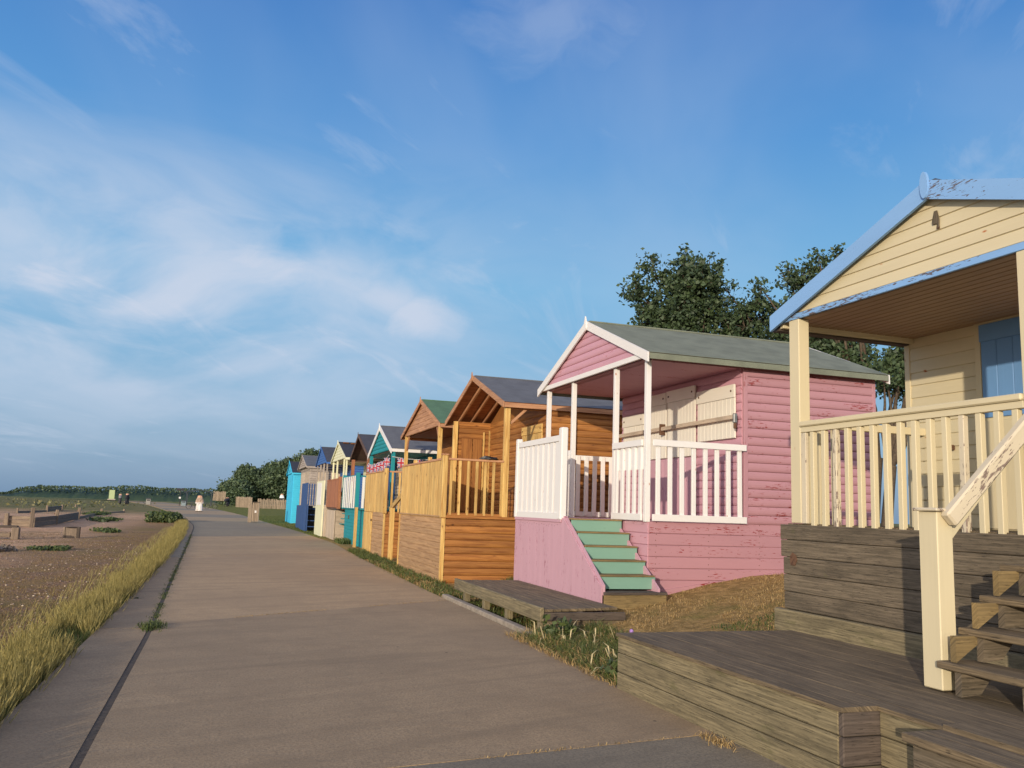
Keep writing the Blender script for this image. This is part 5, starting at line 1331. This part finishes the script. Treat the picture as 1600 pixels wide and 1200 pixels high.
# picnic shelter
r = root('picnic_shelter', (-4, 163, 0), 'dark open metal shelter frame with a shallow gabled top', 'shelter', None)
dk = plain('dark_frame', S(44, 54, 62), .6)
for x_ in (-6.1, -2.0):
    for y_ in (161., 166.): box('post', r, (x_-.07, x_+.07), (y_-.07, y_+.07), (-.4, 2.35), dk)
for y_ in (161., 166.):
    beam('rafter', r, (-6.6, y_, 2.35), (-4.05, y_, 2.85), .12, .14, dk); beam('rafter', r, (-4.05, y_, 2.85), (-1.5, y_, 2.35), .12, .14, dk)
for x_ in (-6.1, -4.05, -2.0): beam('purlin', r, (x_, 161, 2.4 if x_ != -4.05 else 2.83), (x_, 166, 2.4 if x_ != -4.05 else 2.83), .1, .12, dk)
box('bench_seat', r, (-5.8, -2.4), (163.4, 163.9), (.4, .48), dk); box('table_top', r, (-5.6, -2.6), (164.2, 165.), (.7, .78), dk)
for x_ in (-5.2, -2.9): box('bench_leg', r, (x_-.08, x_+.08), (163.5, 164.8), (-.3, .4), dk)
# picket fences
def picket(label, x0, x1, y0, y1, h, z0=0., w=.3):
    r = root('picket_fence', ((x0+x1)/2, (y0+y1)/2, z0), label, 'fence', 'rough paling fences by the tree belt')
    n = int(math.hypot(x1-x0, y1-y0)/w)
    for i in range(n):
        f_ = (i+.5)/n; x_, y_ = x0+(x1-x0)*f_, y0+(y1-y0)*f_; hh_ = h*random.uniform(.93, 1.05)
        box('pale', r, (x_-w*.39, x_+w*.39), (y_-.03, y_+.03), (z0-.2, z0+hh_), fencew, .01, (0, random.uniform(-.05, .05), 0))
    for zz in (.35, .8): beam('fence_rail', r, (x0, y0+.06, z0+h*zz), (x1, y1+.06, z0+h*zz), .06, .1, fencew)
picket('short leaning paling fence panel behind the timber bin', 2.2, 4.7, 163, 157, 1.85)
picket('long paling fence running behind the cyan hut', 5.5, 12.5, 152, 149, 1.62)
picket('smallest paling screen at the foot of the dark trees', -1.9, .4, 178, 176, 1.6, 1.2)

# ---- people: one skinned body each
skin = plain('skin', S(208, 160, 130)); hair_l = plain('hair_fair', S(214, 190, 140)); hair_d = plain('hair_dark', S(60, 44, 34))
def person(label, loc, rz, joints, shirt, trousers, hair, group='people out along the path', sleeves=True, hat=None):
    r = root('person', loc, label, 'person', group, rz)
    ORG[r.name] = Vector((0, 0, 0))
    J = joints
    names = list(J.keys()); idx = {n_: i for i, n_ in enumerate(names)}
    edges = [('pelvis', 'chest'), ('chest', 'neck'), ('neck', 'head'), ('head', 'crown'), ('chest', 'shL'), ('shL', 'elL'), ('elL', 'haL'), ('haL', 'fiL'), ('chest', 'shR'), ('shR', 'elR'), ('elR', 'haR'), ('haR', 'fiR'),
             ('pelvis', 'hiL'), ('hiL', 'knL'), ('knL', 'anL'), ('anL', 'toL'), ('pelvis', 'hiR'), ('hiR', 'knR'), ('knR', 'anR'), ('anR', 'toR')]
    me = bpy.data.meshes.new('body'); me.from_pydata([J[n_][:3] for n_ in names], [(idx[a], idx[b_]) for a, b_ in edges], []); me.update()
    o = mk('body', me, r, (0, 0, 0))
    md = o.modifiers.new('skin', 'SKIN'); sub = o.modifiers.new('sub', 'SUBSURF'); sub.levels = sub.render_levels = 1
    if not me.skin_vertices:
        bm = bmesh.new(); bm.from_mesh(me); ly = bm.verts.layers.skin.verify(); bm.verts.ensure_lookup_table()
        for n_ in names: bm.verts[idx[n_]][ly].radius = (J[n_][3], J[n_][3]); bm.verts[idx[n_]][ly].use_root = (n_ == 'pelvis')
        bm.to_mesh(me); bm.free()
    # colours by height and reach, on the one body
    m, t, b = newmat('clothes'); co = t.nodes.new('ShaderNodeTexCoord').outputs['Object']; x, y, z = SEP(t, co)
    top = J['neck'][2]; pel = J['pelvis'][2]
    c = MIX(t, M2(t, 'GREATER_THAN', z, pel+.02), trousers, shirt)
    c = MIX(t, M2(t, 'GREATER_THAN', z, top+.01), c, S(208, 160, 130))
    c = MIX(t, M2(t, 'LESS_THAN', z, .08), c, S(60, 55, 50))
    setc(t, b, c); b.inputs['Roughness'].default_value = .8; me.materials.append(m)
    # hair
    hd = Vector(J['head'][:3]); hm = bpy.data.meshes.new('hair'); bm = bmesh.new(); bmesh.ops.create_icosphere(bm, subdivisions=2, radius=.074)
    for v in bm.verts: v.co = Vector((v.co.x*.9, v.co.y*1.02+.02, v.co.z*.95+.05))
    bmesh.ops.delete(bm, geom=[v for v in bm.verts if v.co.z < -.03 and v.co.y < .03], context='VERTS')
    bm.to_mesh(hm); bm.free(); hm.materials.append(hat or hair); mk('hair' if not hat else 'cap', hm, r, hd)
    return r
def pose(h=1., walk=.2, lean=0., sit=False, bend=0.):
    J = {'pelvis': (0, 0, .93, .11), 'chest': (0, -lean, 1.28, .12), 'neck': (0, -lean*1.2, 1.45, .055), 'head': (0, -lean*1.3-.01, 1.57, .085), 'crown': (0, -lean*1.3, 1.68, .075),
         'shL': (.16, -lean, 1.38, .05), 'elL': (.19, .05-lean, 1.12, .04), 'haL': (.19, -.10-lean, .90, .032), 'fiL': (.18, -.13-lean, .82, .03),
         'shR': (-.16, -lean, 1.38, .05), 'elR': (-.19, .08-lean, 1.12, .04), 'haR': (-.19, .02-lean, .88, .032), 'fiR': (-.18, .0-lean, .80, .03),
         'hiL': (.09, 0, .86, .08), 'knL': (.10, -walk*.5, .47, .055), 'anL': (.10, -walk*.6, .08, .045), 'toL': (.11, -walk*.6-.16, .03, .04),
         'hiR': (-.09, 0, .86, .08), 'knR': (-.10, walk*.2, .47, .055), 'anR': (-.10, walk, .10, .045), 'toR': (-.11, walk-.14, .03, .04)}
    if sit:
        J.update({'pelvis': (0, .1, .93, .14), 'chest': (0, -.12, 1.24, .15), 'neck': (0, -.2, 1.42, .055), 'head': (0, -.24, 1.53, .09), 'crown': (0, -.24, 1.64, .075),
                  'shL': (.19, -.16, 1.34, .06), 'elL': (.22, -.35, 1.15, .045), 'haL': (.22, -.52, 1.02, .035), 'fiL': (.20, -.58, 1.0, .03),
                  'shR': (-.19, -.16, 1.34, .06), 'elR': (-.22, -.35, 1.15, .045), 'haR': (-.22, -.52, 1.02, .035), 'fiR': (-.20, -.58, 1.0, .03),
                  'hiL': (.10, .05, .88, .10), 'knL': (.12, -.25, .62, .07), 'anL': (.12, -.05, .28, .045), 'toL': (.12, -.2, .24, .04),
                  'hiR': (-.10, .05, .88, .10), 'knR': (-.12, -.18, .5, .07), 'anR': (-.12, .0, .14, .045), 'toR': (-.12, -.15, .1, .04)})
    return {k: (a*h, b_*h, c*h, r_*h) for k, (a, b_, c, r_) in J.items()}
person('person in white trousers and a beige top walking along the path', (-2.3, 96., .0), .1, pose(1., .24), S(168, 146, 128), S(212, 208, 204), hair_l)
def bicycle(loc, rz, label, mat=blk):
    r = root('bicycle', loc, label, 'bicycle', 'bicycles far along the path', rz); ORG[r.name] = Vector((0, 0, 0))
    for y_ in (-.52, .52):
        me = bpy.data.meshes.new('wheel'); bm = bmesh.new(); n1, n2 = 20, 5; R_, r_ = .33, .028
        vv = [[bm.verts.new((r_*math.sin(2*math.pi*j/n2), (R_+r_*math.cos(2*math.pi*j/n2))*math.cos(2*math.pi*i/n1), (R_+r_*math.cos(2*math.pi*j/n2))*math.sin(2*math.pi*i/n1))) for j in range(n2)] for i in range(n1)]
        for i in range(n1):
            for j in range(n2): bm.faces.new((vv[i][j], vv[(i+1) % n1][j], vv[(i+1) % n1][(j+1) % n2], vv[i][(j+1) % n2]))
        bm.to_mesh(me); bm.free(); autouv(me); me.materials.append(blk); wl = mk('wheel', me, r, (0, y_, .35))
        for a_ in range(4): beam('spoke', wl, (0, y_-.31*math.cos(a_*.785), .35-.31*math.sin(a_*.785)), (0, y_+.31*math.cos(a_*.785), .35+.31*math.sin(a_*.785)), .008, .008, galv)
    for p, q in (((0, .52, .35), (0, .12, .78)), ((0, .12, .82), (0, .1, .3)), ((0, .1, .3), (0, -.38, .8)), ((0, .12, .78), (0, -.38, .85)), ((0, -.36, .98), (0, -.52, .35)), ((0, .52, .35), (0, .1, .3))):
        beam('frame_tube', r, p, q, .035, .035, mat)
    beam('handlebar', r, (-.27, -.34, 1.0), (.27, -.34, 1.0), .03, .03, blk); box('saddle', r, (-.07, .07), (.0, .25), (.86, .91), blk, .02)
bicycle((.9, 165, 0), R(-55), 'bicycle ridden by the person in dark clothes before the trees')
person('person in dark clothes and a pale cap riding a bicycle before the dark trees', (.9, 165, 0.05), R(-55), pose(1.05, sit=True), S(40, 44, 56), S(46, 46, 54), hair_d, hat=plain('capw', S(225, 225, 220)))
bicycle((-3.6, 118, 0), R(80), 'bicycle standing left of the walking person by the shelter')
bicycle((-1.5, 124, 0), R(70), 'bicycle standing right of the walking person by the shelter')
person('person in black standing among the group at the far left of the path', (-15.4, 160, 0), R(60), pose(1.05, .1), S(34, 36, 44), S(34, 36, 44), hair_d)
person('person in grey standing behind the one in black at the far left', (-17.1, 166, 0), R(110), pose(1.0, .15), S(120, 116, 120), S(60, 58, 62), hair_d)
person('person in a white shirt standing behind the long paling fence', (10.6, 172, .9), R(10), pose(1.1, .1), S(235, 235, 235), S(60, 60, 64), hair_d)
